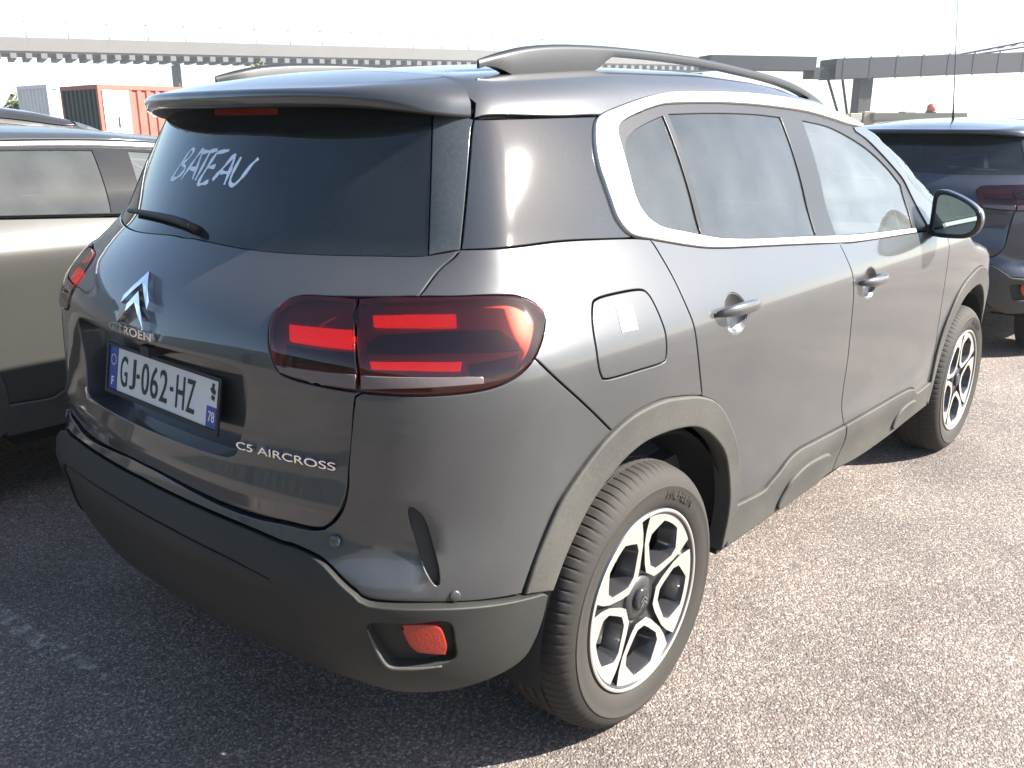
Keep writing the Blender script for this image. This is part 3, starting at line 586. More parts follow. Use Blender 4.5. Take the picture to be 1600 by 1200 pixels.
        if s.full:
            lipc = crv(CYL.to([(-.747, -.713, .545), (-.733, -.723, .49), (-.711, -.732, .449), (-.684, -.765, .444), (-.633, -.808, .446)]), .008); pp, nn = on(PB, CYL, lipc, .003); mb = MB(); mb.tube(pp, list(.0015+.0035*np.sin(np.linspace(.1, 3.0, len(pp)))), 8); V = np.array(mb.V); both('recess_glint', (V, mb.F, None), plastic, bs)  # lip added in lighter plastic for the light reflected along the recess edge
            for P_, par in (((-.608, -.825, .603), bc), ((-.756, -.631, .714), bc)):
                pp, nn = on(U, CYL, [P_], .002)
                for sg in (1, -1):
                    mb = MB(); c_ = Vector(pp[0]*[1, sg, 1]); n_ = Vector(nn[0]*[1, sg, 1]); mb.tube([c_-n_*.008, c_, c_+n_*.0015], [.0125, .0125, .010], 16); mb.build('parking_sensor', pm, par, True)
        # ---- sill cladding and wheel-arch cladding
        clr = loop(sub(CL, 0, 6)+[(1.238, .516)], [(1.238, .516), (1.245, .49), (1.252, .423), (1.232, .335)], [(1.232, .335), (.9, .330), (.55, .328), (.45, .33)], [(.45, .33), (.455, .465)])
        clf = loop([(1.238, .516)]+sub(CL, 8, 13), [(2.26, .45), (2.285, .33)], [(2.285, .33), (2.05, .322), (1.8, .310), (1.5, .312), (1.232, .335)], [(1.232, .335), (1.252, .423), (1.245, .49), (1.238, .516)])
        for lp, par, cap in ((clr, dr, [(.775, .345), (.79, .41), (.825, .448), (.923, .470), (1.087, .457), (1.135, .43), (1.14, .38), (1.115, .342), (.95, .338)]), (clf, df, [(1.82, .345), (1.835, .40), (1.9, .432), (2.02, .430), (2.065, .40), (2.055, .345), (1.94, .335)])):
            cl = s.pan('door_cladding', plastic, SIDE, lp, .010, parent=par, depth=.05, r=.006)
            s.pan('bump_capsule', plastic, SIDE, rloop(cap, .012), .021, parent=par, depth=.014, r=.008, h=.02)
        for L_o, L_i, dx in ((AO, AI, 0), (AF, [(2.73-x, z) for x, z in AI], 0)):
            a = list(L_o); b = list(L_i)
            lp = loop(a, [a[-1], b[-1]], b[::-1], [b[0], a[0]], ds=.015)
            s.pan('arch_cladding', plastic, SIDE, lp, .011, depth=.05, r=.007, h=.025, gap=0.)
        # ---- roof, windscreen, bonnet, nose
        z3 = lambda L: on(B, TOP, L)[0]
        rr = [z3([(-0.3, 0), (-0.3, -.25), (-0.302, -.42), (-0.306, -.51)]), s.s3([(-0.313, 1.575), (-0.33, 1.5455)]), s.s3([(-0.33, 1.5455), (-.12, 1.5495), (.041, 1.5535)]), s.s3(sub(CO, 11, 0)), z3([(1.70, -.655), (1.665, -.5), (1.61, -.25), (1.59, 0)])]
        rl = np.vstack([crv(ROLL.to(x), .018) for x in rr]); rl = np.array([p for i, p in enumerate(rl) if i == 0 or np.linalg.norm(p-rl[i-1]) > .006]); rl[0, 1] = rl[-1, 1] = 0
        def ribs(P, v): return -.004*np.exp(-((np.abs(P[:, 1])-.44)/.02)**2)*np.clip((P[:, 0]+.25)/.1, 0, 1)
        s.pan('roof', pm if s.full else s.rm, ROLL, symv(rl, 1), ribs if s.full else 0., two=False, depth=dp, h=.035)
        ws = [(1.60, 0), (1.62, -.25), (1.675, -.5), (1.72, -.62)]; sidep = s.s3([(1.73, 1.524), (1.81, 1.473), (1.96, 1.363), (2.06, 1.285), (2.305, 1.15)])[:, :2]
        wl = np.vstack([crv(ws, .03), crv(sidep, .03), crv([(2.31, -.83), (2.48, -.55), (2.56, -.25), (2.58, 0)], .03)]); wl[0, 1] = wl[-1, 1] = 0
        s.pan('windscreen', clear, TOP, symv(wl, 1), -.003, two=False, depth=.01, h=.05)
        hd = np.vstack([crv([(2.60, 0), (2.58, -.25), (2.50, -.55), (2.33, -.80)], .03), crv([(2.36, -.815), (2.75, -.80), (3.1, -.74), (3.3, -.62)], .03), crv([(3.3, -.62), (3.42, -.35), (3.45, 0)], .03)]); hd[0, 1] = hd[-1, 1] = 0
        s.pan('bonnet', pm, TOP, symv(hd, 1), 0., two=False, depth=.02, h=.05)
        fl = np.vstack([crv([(0, .93), (.5, .90), (.95, .86)], .03), crv([(.95, .86), (1.0, .7), (.98, .45)], .03), crv([(.98, .45), (.9, .34), (.5, .30), (0, .29)], .03)]); fl[0, 0] = fl[-1, 0] = 0
        s.pan('front_bumper', pm, FRONT, symv(fl, 0), -.002, two=False, depth=.03, h=.05)
        s.pan('headlamp', clear, FRONT, loop([(.55, .86), (.9, .84)], [(.9, .84), (.88, .74)], [(.88, .74), (.55, .76)], [(.55, .76), (.55, .86)]), .004, depth=.01, h=.05)
        s.spoiler(); s.lamps(); s.inside(rgl, fgl, vent); s.mirrors()
        # ---- wheel housings and floor
        for xw in (0.03, 2.70):
            V = []; F = []; n = 28
            for i in range(n+1):
                a = (R(5)+R(183)*i/n) if xw < 1 else (R(-8)+R(183)*i/n); c, s_ = math.cos(a), math.sin(a)
                for y, r_ in ((-.885, .430), (-.86, .445), (-.55, .445), (-.52, .0)): V.append((xw+r_*c, y, .352+r_*s_ if r_ else .352))
            for i in range(n):
                for k in range(3): F.append((i*4+k, (i+1)*4+k, (i+1)*4+k+1, i*4+k+1))
            both('wheel_housing', (np.array(V), F, None), dark, rt)
        fb = MB(); fb.box((-.60, -.50, .30), (3.3, .50, .36)); fb.box((.50, -.84, .27), (2.22, .84, .345)); fb.box((-.66, -.60, .43), (-.50, .60, .62)); fb.build('underbody', dark, rt)
        ex = MB(); ex.tube([(-.55, .45, .31), (-.72, .45, .30)], .035, 14); ex.build('exhaust', mat('steel', (.3, .3, .3), .35, 1.), rt)
        for i, (xw, rot) in enumerate(((0, 0), (2.73, R(-4)))):
            if i == 0 and not hasattr(Crossover, 'wh'): Crossover.wh = wr = make_wheel('wheel', rt, 0)
            else: wr = copy_tree(Crossover.wh, rt)
            wr.location = (xw, -.905, .355); wr.rotation_euler = (0, rot, 0)
            wl_ = copy_tree(Crossover.wh, rt); wl_.location = (xw, .905, .355); wl_.rotation_euler = (0, rot+1, math.pi)
    def spoiler(s):
        pmid = s.m; pm = s.pm
        Cc = crv(s.m([(-.575, 0, 1.609), (-.569, -.15, 1.609), (-.549, -.28, 1.609), (-.507, -.39, 1.610), (-.452, -.462, 1.615), (-.382, -.502, 1.623), (-.312, -.517, 1.633)]), .02)
        n = len(Cc); Lc = crv(s.m([(-.580, 0, 1.573), (-.574, -.15, 1.574), (-.554, -.29, 1.574), (-.514, -.42, 1.571), (-.464, -.515, 1.563), (-.402, -.59, 1.552), (-0.334, -.625, 1.545)]), .005)
        t = np.linspace(0, 1, n); tt = np.linspace(0, 1, len(Lc)); Lc = np.stack([np.interp(t, tt, Lc[:, i]) for i in range(3)], 1)
        d = (Lc-Cc); outw = np.stack([-np.cos(t*1.45), -np.sin(t*1.45), .35+0*t], 1); rows = []
        G = np.stack([np.full(n, -0.303), Cc[:, 1], 0*t], 1)
        Gz = on(s.B, TOP, G[:, :2])[0][:, 2]; G[:, 2] = Gz
        for k in np.linspace(0, 1, 7)[:-1]:
            q = G*(1-k)+Cc*k; q[:, 2] += .006*np.sin(k*math.pi)*(1-t); rows.append(q)
        rows.append(Cc-[0.0, 0, .001])
        for k in (.06, .25, .5, .75, .94): rows.append(Cc+d*k+outw*((.010+.026*t**3)*math.sin(k*math.pi))[:, None])
        rows.append(Lc); inn = Lc+np.stack([.012+0*t, .008*t, -.003+0*t], 1); rows.append(inn)
        rows.append(Lc+np.stack([.13*(1-t)+.03, .03*t, -.006+0*t], 1)); rows.append(Lc+np.stack([.15*(1-t)+.04, .04*t, -.05*(1-t)-.02], 1))
        def lay(rows, name, m, par):
            k = len(rows); H = np.array(rows).transpose(1, 0, 2); Vr = H.reshape(-1, 3); F = [(i*k+j, i*k+j+1, (i+1)*k+j+1, (i+1)*k+j) for i in range(n-1) for j in range(k-1)]
            V, Fm, _ = mirror(Vr, F); mb = MB(); mb.add(Vr, [f[::-1] for f in F]); off = len(Vr)
            mb.F += [tuple((g_ if g_ < k else off+g_-k) for g_ in f[::-1]) for f in Fm]; mb.V += [tuple(v) for v in V[k:]]; return mb.build(name, m, par, True)
        sp = lay(rows[:-2], 'spoiler', pm, s.root); lay(rows[-3:], 'spoiler_underside', black, sp)
        if s.full:
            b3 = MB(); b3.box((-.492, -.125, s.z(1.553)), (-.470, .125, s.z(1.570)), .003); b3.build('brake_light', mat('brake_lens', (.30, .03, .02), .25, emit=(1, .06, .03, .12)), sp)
    def lamps(s):
        B = s.B; c3 = lambda L: CYL.to(s.m(L)); rt = s.root
        top = (-0.639, -0.596, 1.1945); bt = LAMP[18]
        li = loop(c3(LAMP[18:]+LAMP[:4]+[top]), c3([top, bt]), ds=.01); lo = loop(c3([top]+LAMP[4:19]), c3([bt, top]), ds=.01)
        lens = glass('lamp_lens', (.74, .26, .22), .85, .02, .012, (.20, .08, .07)); hous = mat('lamp_housing', (.26, .09, .08), .3, .3, dust=.05)
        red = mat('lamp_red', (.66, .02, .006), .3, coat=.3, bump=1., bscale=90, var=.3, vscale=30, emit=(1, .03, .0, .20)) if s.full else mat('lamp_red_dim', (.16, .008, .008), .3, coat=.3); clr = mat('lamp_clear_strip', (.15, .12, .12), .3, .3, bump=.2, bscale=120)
        dk = mat('lamp_smoke', (.012, .005, .005), .15)
        for sg in (1, -1):
            for nm, lp, els in (('inner_tail_lamp', li, (('b1', red), ('s1', clr), ('d1', dk))), ('outer_tail_lamp', lo, (('b2', red), ('b3', red), ('s2', clr), ('d2', dk), ('d3', dk)))):
                r = lp*[sg, 1]; me = panel_mesh(B, CYL, r, (), -.022, depth=.004, gap=-.004); lh = obj('tail_lamp', me[0], me[1], hous, rt, True, me[2])
                me = panel_mesh(B, CYL, r, (), .004, depth=.020, gap=.001, r=.006, h=.02); obj('lens', me[0], me[1], lens, lh, True, me[2])
                geo = {'b1': ([(-0.729, -0.473, 1.145), (-0.679, -0.627, 1.148), (-0.696, -0.649, 1.115), (-0.746, -0.494, 1.115)], -0.012), 's1': ([(-0.765, -0.486, 1.063), (-0.744, -0.579, 1.064), (-0.709, -0.67, 1.065), (-0.712, -0.671, 1.037), (-0.746, -0.579, 1.04), (-0.764, -0.496, 1.049)], .0055), 'd1': ([(-0.752, -0.486, 1.107), (-0.699, -0.652, 1.11), (-0.71, -0.665, 1.072), (-0.762, -0.496, 1.07)], -0.016), 'b2': ([(-0.644, -0.642, 1.175), (-0.596, -0.713, 1.179), (-0.535, -0.773, 1.178), (-0.546, -0.786, 1.155), (-0.608, -0.726, 1.158), (-0.656, -0.656, 1.158)], -0.012), 'b3': ([(-0.693, -0.684, 1.092), (-0.639, -0.757, 1.094), (-0.566, -0.82, 1.091), (-0.574, -0.824, 1.072), (-0.644, -0.761, 1.076), (-0.695, -0.691, 1.076)], -0.012), 's2': ([(-0.705, -0.679, 1.064), (-0.651, -0.758, 1.064), (-0.568, -0.832, 1.061), (-0.542, -0.848, 1.058), (-0.542, -0.851, 1.045), (-0.601, -0.812, 1.044), (-0.677, -0.73, 1.041), (-0.707, -0.68, 1.037)], .0055), 'd2': ([(-0.68, -0.66, 1.13), (-0.656, -0.678, 1.145), (-0.564, -0.777, 1.151), (-0.471, -0.835, 1.144), (-0.439, -0.863, 1.115), (-0.444, -0.87, 1.101), (-0.583, -0.795, 1.111), (-0.69, -0.67, 1.11)], -0.016), 'd3': ([(-0.556, -0.831, 1.084), (-0.449, -0.872, 1.094), (-0.468, -0.878, 1.067), (-0.518, -0.862, 1.051), (-0.558, -0.838, 1.063)], -0.016)}
                for key, mm in els:
                    P_, of = geo[key]; c = CYL.to(s.m(P_))*[sg, 1]; L = loop(*[[c[i], c[(i+1) % len(c)]] for i in range(len(c))], ds=.01)
                    me = panel_mesh(B, CYL, L, (), of, depth=.010, gap=0, r=.002, h=.02); obj({'b': 'red_light_bar', 's': 'clear_strip', 'd': 'smoked_insert'}[key[0]], me[0], me[1], mm, lh, True, me[2])
    def inside(s, rgl, fgl, vent):
        B, rt, m = s.B, s.root, s.m
        bh = np.array([p*[1, 1] for p in rgl]); x0 = .10
        hole1 = loop(m([(.10, 1.49), (.2, 1.52), (.36, 1.545), (.8, 1.55), (1.02, 1.545)]), m([(1.02, 1.545), (1.0, 1.21)]), m([(1.0, 1.21), (.6, 1.232), (.16, 1.30), (.10, 1.36), (.10, 1.49)]), ds=.04)
        hole2 = loop(m([(1.185, 1.53), (1.405, 1.508), (1.641, 1.44), (1.89, 1.30)]), m([(1.89, 1.30), (1.84, 1.165)]), m([(1.84, 1.165), (1.165, 1.195)]), m([(1.165, 1.195), (1.185, 1.53)]), ds=.04)
        body = loop(m([(-.30, 1.54), (.3, 1.585), (1.0, 1.59), (1.4, 1.56), (1.75, 1.47), (2.2, 1.14)]), m([(2.2, 1.14), (2.25, .9), (2.2, .34)]), [(2.2, .34), (.46, .34)], [(.46, .34), (.43, .6), (.3, .79), (.0, .86), (-.25, .80), (-.34, .70)], m([(-.34, .70), (-.36, 1.2), (-.30, 1.54)]), ds=.05)
        s.pan('side_lining', lining, SIDE, body, -.045, [hole1, hole2], depth=.0, h=.08)
        rlh = symv(np.vstack([crv(CYL.to(m([(-.66, 0, 1.30), (-.60, -.45, 1.30)])), .05), crv(CYL.to(m([(-.49, -.62, 1.31), (-.38, -.53, 1.50)])), .05), crv(CYL.to(m([(-.42, -.40, 1.53), (-.48, 0, 1.54)])), .05)])*1., 0); rlh = np.array([p for i, p in enumerate(rlh) if i == 0 or np.linalg.norm(p-rlh[i-1]) > .004])
        ro = loop([(0, .60), (1.15, .60)], [(1.15, .60), (1.2, s.z(1.56))], [(1.2, s.z(1.56)), (0, s.z(1.585))], ds=.05); ro = np.vstack([ro, [(0, .60)]])
        ro = np.array([(0, .60), (.5, .60), (1.0, .60), (1.2, .62), (1.25, 1.0), (1.25, s.z(1.30)), (1.25, s.z(1.53)), (.9, s.z(1.555)), (.4, s.z(1.575)), (0, s.z(1.58))])
        me = panel_mesh(B, CYL, symv(ro, 0), [rlh], -.10, depth=0, h=.08); obj('rear_lining', me[0], me[1], lining, rt, True, me[2])
        rl = np.array([(-.35, 0), (-.35, -.25), (-.33, -.48), (.5, -.53), (1.2, -.53), (1.6, -.5), (1.6, 0)]); rl = symv(rl, 1)
        L = np.vstack([crv(np.array([rl[i], rl[(i+1) % len(rl)]]), .08)[:-1] for i in range(len(rl))]); me = panel_mesh(B, TOP, L, (), -.04, depth=0, h=.1); obj('headlining', me[0], me[1], lining, rt, True, me[2])
        fl = MB(); fl.box((-.62, -.74, .55), (.46, .74, .60)); fl.box((.46, -.80, .34), (2.3, .80, .40)); fl.build('cabin_floor', lining, rt)
        db = MB(); db.box((1.95, -.72, .75), (2.45, .72, 1.10), .06); db.build('dashboard', lining, rt)
        def seat(x, y, w_, tilt, hr=True):
            t = empty('seat', (x, y, 0), 0, rt); mb = MB(); mb.box((-.05, -w_/2, .45), (.48, w_/2, .66), .05); mb.build('cushion', cloth, t)
            Mx = Matrix.Translation((-.02, 0, .62)) @ Matrix.Rotation(R(-tilt), 4, 'Y'); mb = MB(); mb.box((-.12, -w_/2, 0), (.04, w_/2, .60*(1 if s.kz > .9 else .85)), .05, Mx); mb.build('backrest', cloth, t)
            if hr: mb = MB(); mb.box((-.06, -.13, .63*(1 if s.kz > .9 else .85)), (.03, .13, .82*(1 if s.kz > .9 else .83)), .04, Mx); mb.build('headrest', cloth, t)
        for y in (-.37, .37): seat(1.22, y, .50, 17)
        for y in (-.46, 0, .46): seat(.30, y, .45, 20)
        V, F = [], []; n, k = 32, 8
        for i in range(n):
            a = 2*math.pi*i/n
            for j in range(k):
                b = 2*math.pi*j/k; r_ = .175+.015*math.cos(b); V.append((.015*math.sin(b), r_*math.cos(a), r_*math.sin(a)))
        F = [(i*k+j, ((i+1) % n)*k+j, ((i+1) % n)*k+(j+1) % k, i*k+(j+1) % k) for i in range(n) for j in range(k)]
        V = np.array(V); c, s_ = math.cos(R(25)), math.sin(R(25)); V = np.stack([V[:, 0]*c+V[:, 2]*s_+1.86, V[:, 1]+.37, -V[:, 0]*s_+V[:, 2]*c+1.02], 1)
        st = obj('steering_wheel', V, F, black, rt); mb = MB(); mb.box((1.85, .31, .97), (1.93, .43, 1.07), .02); mb.build('steering_hub', black, st)
    def mirrors(s):
        rt = s.root; z0 = s.z(1.20)-1.20
        out = np.array([(-.895, 1.118), (-.893, 1.20), (-.895, 1.272), (-.915, 1.287), (-.955, 1.281), (-1.005, 1.262), (-1.05, 1.235), (-1.078, 1.205), (-1.083, 1.165), (-1.068, 1.130), (-1.035, 1.110), (-.97, 1.105), (-.92, 1.107)])+[0, z0]
        cen = out.mean(0); P = rloop(out, .012); n = len(P); rows = []
        for x, k in ((1.9945, .80), (1.990, .86), (1.985, .96), (1.990, 1.0), (2.02, 1.01), (2.06, .95), (2.09, .82), (2.108, .60), (2.115, .3)): q = cen+(P-cen)*k; rows.append(np.stack([np.full(n, x)+(cen[0]-q[:, 0])*-.10, q[:, 0], q[:, 1]], 1))
        V = np.vstack(rows+[rows[-1].mean(0, keepdims=True)]); k = len(rows); F = [(j*n+i, j*n+(i+1) % n, (j+1)*n+(i+1) % n, (j+1)*n+i) for j in range(k-1) for i in range(n)]+[((k-1)*n+i, (k-1)*n+(i+1) % n, k*n) for i in range(n)]
        def fix(V, F, ref):
            o_ = []
            for f in F:
                a, b, c = V[f[0]], V[f[1]], V[f[2]]; o_.append(f if np.dot(np.cross(b-a, c-a), (a+b+c)/3-ref) > 0 else f[::-1])
            return o_
        F = fix(V, F, np.array([2.04, cen[0], cen[1]]))
        hs = both('door_mirror', (V, F, None), gloss, rt)
        q = cen+(P-cen)*.82; V = np.vstack([np.stack([np.full(n, 1.9935)+(cen[0]-q[:, 0])*-.10, q[:, 0], q[:, 1]], 1), [[1.9935, cen[0], cen[1]]]]); F = [(i, (i+1) % n, n) for i in range(n)]; F = fix(V, F, np.array([2.05, cen[0], cen[1]]))
        both('mirror_glass', (V, F, None), mat('mirror_silver', (.30, .36, .34), .03, 1.), hs[0], hs[1])
        mb = MB(); q = cen+(P-cen)*1.01; sel = [i for i in range(n) if q[i, 1] > 1.165+z0 and q[i, 0] < -.93]; mb.tube([(2.0+(cen[0]-q[i, 0])*-.10, q[i, 0], q[i, 1]) for i in sel], .005, 8); both('mirror_trim', (np.array(mb.V), mb.F, None), bright, hs[0], hs[1])
        mb = MB(); mb.tube([(2.03, -.83, 1.120+z0), (2.04, -.88, 1.125+z0), (2.05, -.94, 1.14+z0)], [.028, .025, .03], 10, True, 1.6); both('mirror_arm', (np.array(mb.V), mb.F, None), black, hs[0], hs[1])
print('prep done')
car = Crossover('crossover_car')
tag(car.root, 'dark grey crossover with BATEAU written on its rear window and white framed side windows', 'car')

# ------------------------------------------------------------------ neighbours (built on the same body before the extras go on)
dark_paint = mat('black_paint', (.012, .012, .014), .35, .3, 1., dust=.06)
far = copy_tree(car.root, None, {'grey_paint': dark_paint, 'satin_chrome': gloss, 'grey_plastic': plasticd})
far.name = 'crossover_car'; far.location = (-.55, 5.45, 0)
tag(far, 'black car parked beyond the beige car, only its roof and windscreen showing', 'car')
beige = mat('beige_paint', (.066, .065, .060), .38, .5, 1., dust=.02)
left = Crossover('crossover_car', .70, beige, False, mat('grey_roof', (.035, .037, .04), .45, .2, .6, dust=.03)); left.root.location = (-1.03, 2.63, 0)
tag(left.root, 'beige gold car with a thin chrome strip above its side windows', 'car')
navy = mat('navy_paint', (.012, .020, .040), .3, .35, 1., dust=.07)
blue = Crossover('crossover_car', .86, navy, False); blue.root.location = (5.35, .05, 0); blue.root.scale = (1, 1, .975)
tag(blue.root, 'dark blue car with a long whip aerial, parked ahead of the grey crossover', 'car')
wa = MB(); wa.tube([(.10, 0, blue.B.h(np.array([.10]))[0]-.01), (.06, 0, 1.72), (-.06, 0, 2.10), (-.20, 0, 2.55)], [.010, .004, .003, .002], 8); wa.build('whip_aerial', mat('aerial', (.08, .08, .085), .5), blue.root, True)

# ------------------------------------------------------------------ extras on the grey car
rt, B = car.root, car.B
# roof rails
tt = np.array([(-.225, 1.672), (-.15, 1.692), (-.067, 1.708), (.053, 1.720), (.219, 1.727), (.401, 1.729), (.609, 1.727), (.793, 1.721), (1.0, 1.709), (1.231, 1.692), (1.423, 1.668), (1.6, 1.632), (1.74, 1.594)])
c = crv(tt, .03); mb = MB(); n = len(c)
sec = [(-.015, -.010), (-.017, .0), (-.012, .009), (0, .012), (.012, .009), (.017, 0), (.015, -.010)]
V = []
for i, (x, z) in enumerate(c):
    yy = -.545+.03*max(0, (x-1.2))**2; u = i/(n-1); k = min(1, .25+u*14, .35+(1-u)*9)
    rz = on(B, TOP, [(x, yy)])[0][0, 2]; low = max(rz-.006, z-.024)
    if x < .20: low = rz-.006+max(0, z-.014-rz)*min(1, max(0, (-.12-x)/.08))
    elif x < .27: low = rz-.006+(z-.024-rz+.006)*(x-.20)/.07
    if x > 1.52: low = rz-.006
    for a, b in sec: V.append((x, yy+a*k, (z-.012+b) if b > -.01 else min(low, z-.016)))
k = len(sec); F = [(i*k+j, i*k+(j+1) % k, (i+1)*k+(j+1) % k, (i+1)*k+j) for i in range(n-1) for j in range(k)]+[tuple(range(k))[::-1], tuple(range((n-1)*k, n*k))]
a_, b_ = both('roof_rail', (np.array(V), F, None), mat('rail_paint', (.012, .013, .0145), .45, .0, .2, spec=.35, dust=.012), rt)
for o in (a_, b_): o.data.set_sharp_from_angle(angle=R(50))
# number plate
pr = empty('number_plate', (-.775, 0, .929), 0, car.tg); pr.rotation_euler = (0, R(10.6), 0)
WHT = mat('plate_white', (.62, .64, .62), .35, dust=.08); BLU = mat('plate_blue', (.012, .05, .26), .35); INK = mat('plate_ink', (.01, .01, .01), .5); LW = mat('plate_letter_white', (.7, .7, .7), .5)
mb = MB(); mb.box((-.002, -.26, -.055), (.004, .26, .055)); mb.build('plate', WHT, pr)
mb = MB(); mb.box((-.006, -.272, -.066), (-.001, .272, -.056)); mb.box((-.006, -.272, .056), (-.001, .272, .064)); mb.box((-.006, -.272, -.0558), (-.001, -.2615, .0558)); mb.box((-.006, .2615, -.0558), (-.001, .272, .0558)); mb.build('plate_holder', black, pr)
for y0, y1, z0, z1 in ((.215, .2597, -.0547, .0547), (-.2597, -.215, -.0547, -.006)): mb = MB(); mb.box((-.0027, y0, z0), (-.0021, y1, z1)); mb.build('plate_band', BLU, pr)
def ptext(t, y, z, h, wd, m, name, bold=0., x=-.0026):
    v, f = text_mesh(t, 1., .0005, bold); lo, hi = v.min(0), v.max(0); sx, sz = wd/(hi[0]-lo[0]), h/(hi[1]-lo[1]); c0 = (lo+hi)/2
    return obj(name, np.stack([x-(v[:, 2]+.0005)*1., y-(v[:, 0]-c0[0])*sx, z+(v[:, 1]-c0[1])*sz], 1), f, m, pr, False)
for t, y, wd in (('G', .180, .036), ('J', .134, .030), ('-', .106, .014), ('0', .070, .036), ('6', .025, .036), ('2', -.020, .036), ('-', -.058, .014), ('H', -.098, .038), ('Z', -.145, .036)): ptext(t, y, 0, .078 if t != '-' else .010, wd, INK, 'plate_character', .004)
ptext('F', .237, -.033, .022, .013, LW, 'plate_character'); ptext('78', -.237, -.029, .024, .026, LW, 'plate_character')
mb = MB()
for i in range(12): a = 2*math.pi*i/12; mb.prism([(.0022*math.cos(b), .0022*math.sin(b)) for b in np.linspace(0, 2*math.pi, 6)[:-1]], .0006, Matrix.Translation((-.0028, .237+.013*math.cos(a), .022+.013*math.sin(a))) @ Matrix.Rotation(R(-90), 4, 'Y'))
mb.build('star_ring', LW, pr)
mb = MB(); mb.prism([(-.012, -.008), (-.004, -.012), (.004, -.004), (.012, -.006), (.014, .004), (.004, .006), (.0, .012), (-.008, .006)], .0006, Matrix.Translation((-.0024, -.237, .034)) @ Matrix.Rotation(R(-90), 4, 'Y')); mb.prism([(-.006, -.006), (.004, -.008), (.008, .004), (-.002, .008)], .0006, Matrix.Translation((-.0024, -.238, .014)) @ Matrix.Rotation(R(-90), 4, 'Y')); mb.build('region_mark', INK, pr)
mb = MB(); mb.box((-.0055, -.02, .061), (.05, .02, .085)); mb.build('tailgate_button', black, car.tg, loc=(-.80, 0, .945))
# emblem and lettering laid on the tailgate surface
def stick(polys, name, m, parent, lift=.006, thick=.006, proj=REAR, body=B):
    mb = MB()
    for P in polys:
        P = np.array(P, float); n_ = len(P); p0, nn = on(body, proj, P); mb.add(np.vstack([p0+nn*lift, p0+nn*(lift-thick)]), [tuple(range(n_))]+[(i, n_+i, n_+(i+1) % n_, (i+1) % n_) for i in range(n_)])
    V = np.array(mb.V); Fo = []
    for f in mb.F: Fo.append(f)
    return obj(name, V, Fo, m, parent, False)
em = empty('emblem', (0, 0, 0), 0, car.tg)
for zt in (1.190, 1.150):
    for sg in (1, -1):
        stick([[(0, zt+.001), (sg*.030, zt-.028), (sg*.060, zt-.054), (sg*.062, zt-.070), (sg*.030, zt-.044), (0, zt-.022)]], 'chevron', bright, em, .020, .02)
def letters(t, y0, z0, wd, h, name, m, parent, tilt=0., lift=.012):
    v, f = text_mesh(t, 1., .001, .006); lo, hi = v.min(0), v.max(0); c0 = (lo+hi)/2; u = -(v[:, 0]-c0[0])*wd/(hi[0]-lo[0]); q = np.stack([y0+u, z0+(v[:, 1]-c0[1])*h/(hi[1]-lo[1])+tilt*u], 1)
    p0, nn = on(B, REAR, q); d = np.where(v[:, 2] > 0, lift, lift-.008); return obj(name, p0+nn*d[:, None], f, m, parent, False)
letters('CITROËN', 0, 1.071, .20, .022, 'lettering', bright, car.tg, lift=.022)
letters('C5 AIRCROSS', -.50, .873, .262, .017, 'lettering', bright, car.tg, lift=.006)
# rear wiper
wp, nn = on(B, REAR, [(.40, 1.300), (.30, 1.305), (.142, 1.307), (.03, 1.303), (-.045, 1.293)], .013)
mb = MB(); cw = crv(wp, .03); mb.tube(cw, list(np.linspace(.006, .0105, len(cw)-2))+[.009, .004], 8, True, 1.0); wo = mb.build('rear_wiper', black, rt, True)
mb = MB(); q = wp[-1]; mb.tube([q-nn[-1]*.02, q+nn[-1]*.012], [.012, .008], 12); mb.build('wiper_hub', black, wo, True)
# hand-written word on the glass
STR = [[(0, 0), (.1, .35), (.28, .9), (.36, 1.0), (.44, .92), (.36, .70), (.22, .52), (.36, .46), (.38, .3), (.22, .1), (0, .02)], [(.42, .06), (.56, .5), (.74, .98), (.80, .5), (.82, .1)], [(.56, .42), (.80, .40)], [(.80, .92), (1.0, .95), (1.22, 1.0)], [(1.02, .95), (.98, .5), (.92, .08)],
       [(1.24, .92), (1.14, .5), (1.06, .0), (1.2, .0), (1.34, .08)], [(1.24, .92), (1.4, .96), (1.56, 1.0)], [(1.14, .48), (1.26, .5), (1.36, .52)], [(1.44, .12), (1.60, .5), (1.76, .86), (1.80, .5), (1.80, .02)], [(1.58, .36), (1.78, .36)], [(1.94, .82), (1.90, .4), (1.92, .1), (2.04, .02), (2.16, .25), (2.26, .6), (2.36, .80)]]
mk = MB()
for st in STR:
    L = crv([(x, z) for x, z in st], .05); q = np.stack([.198-.357*L[:, 0]/2.36, 1.396+.078*L[:, 1]], 1)
    q = crv(q, .004); p0, nn = on(B, REAR, q, -.0034); tn = np.gradient(p0, axis=0); tn /= np.linalg.norm(tn, axis=1, keepdims=True); sd = np.cross(tn, nn); k = len(p0)
    wd = (.0050+.0014*np.sin(np.arange(k)*.55+st[0][0]*9)+rng.uniform(-.0008, .0008, k))[:, None]; mk.add(np.vstack([p0+sd*wd, p0-sd*wd]), [(i, i+1, k+i+1, k+i) for i in range(k-1)])
mk.build('marker_writing', dotw, rt, False)

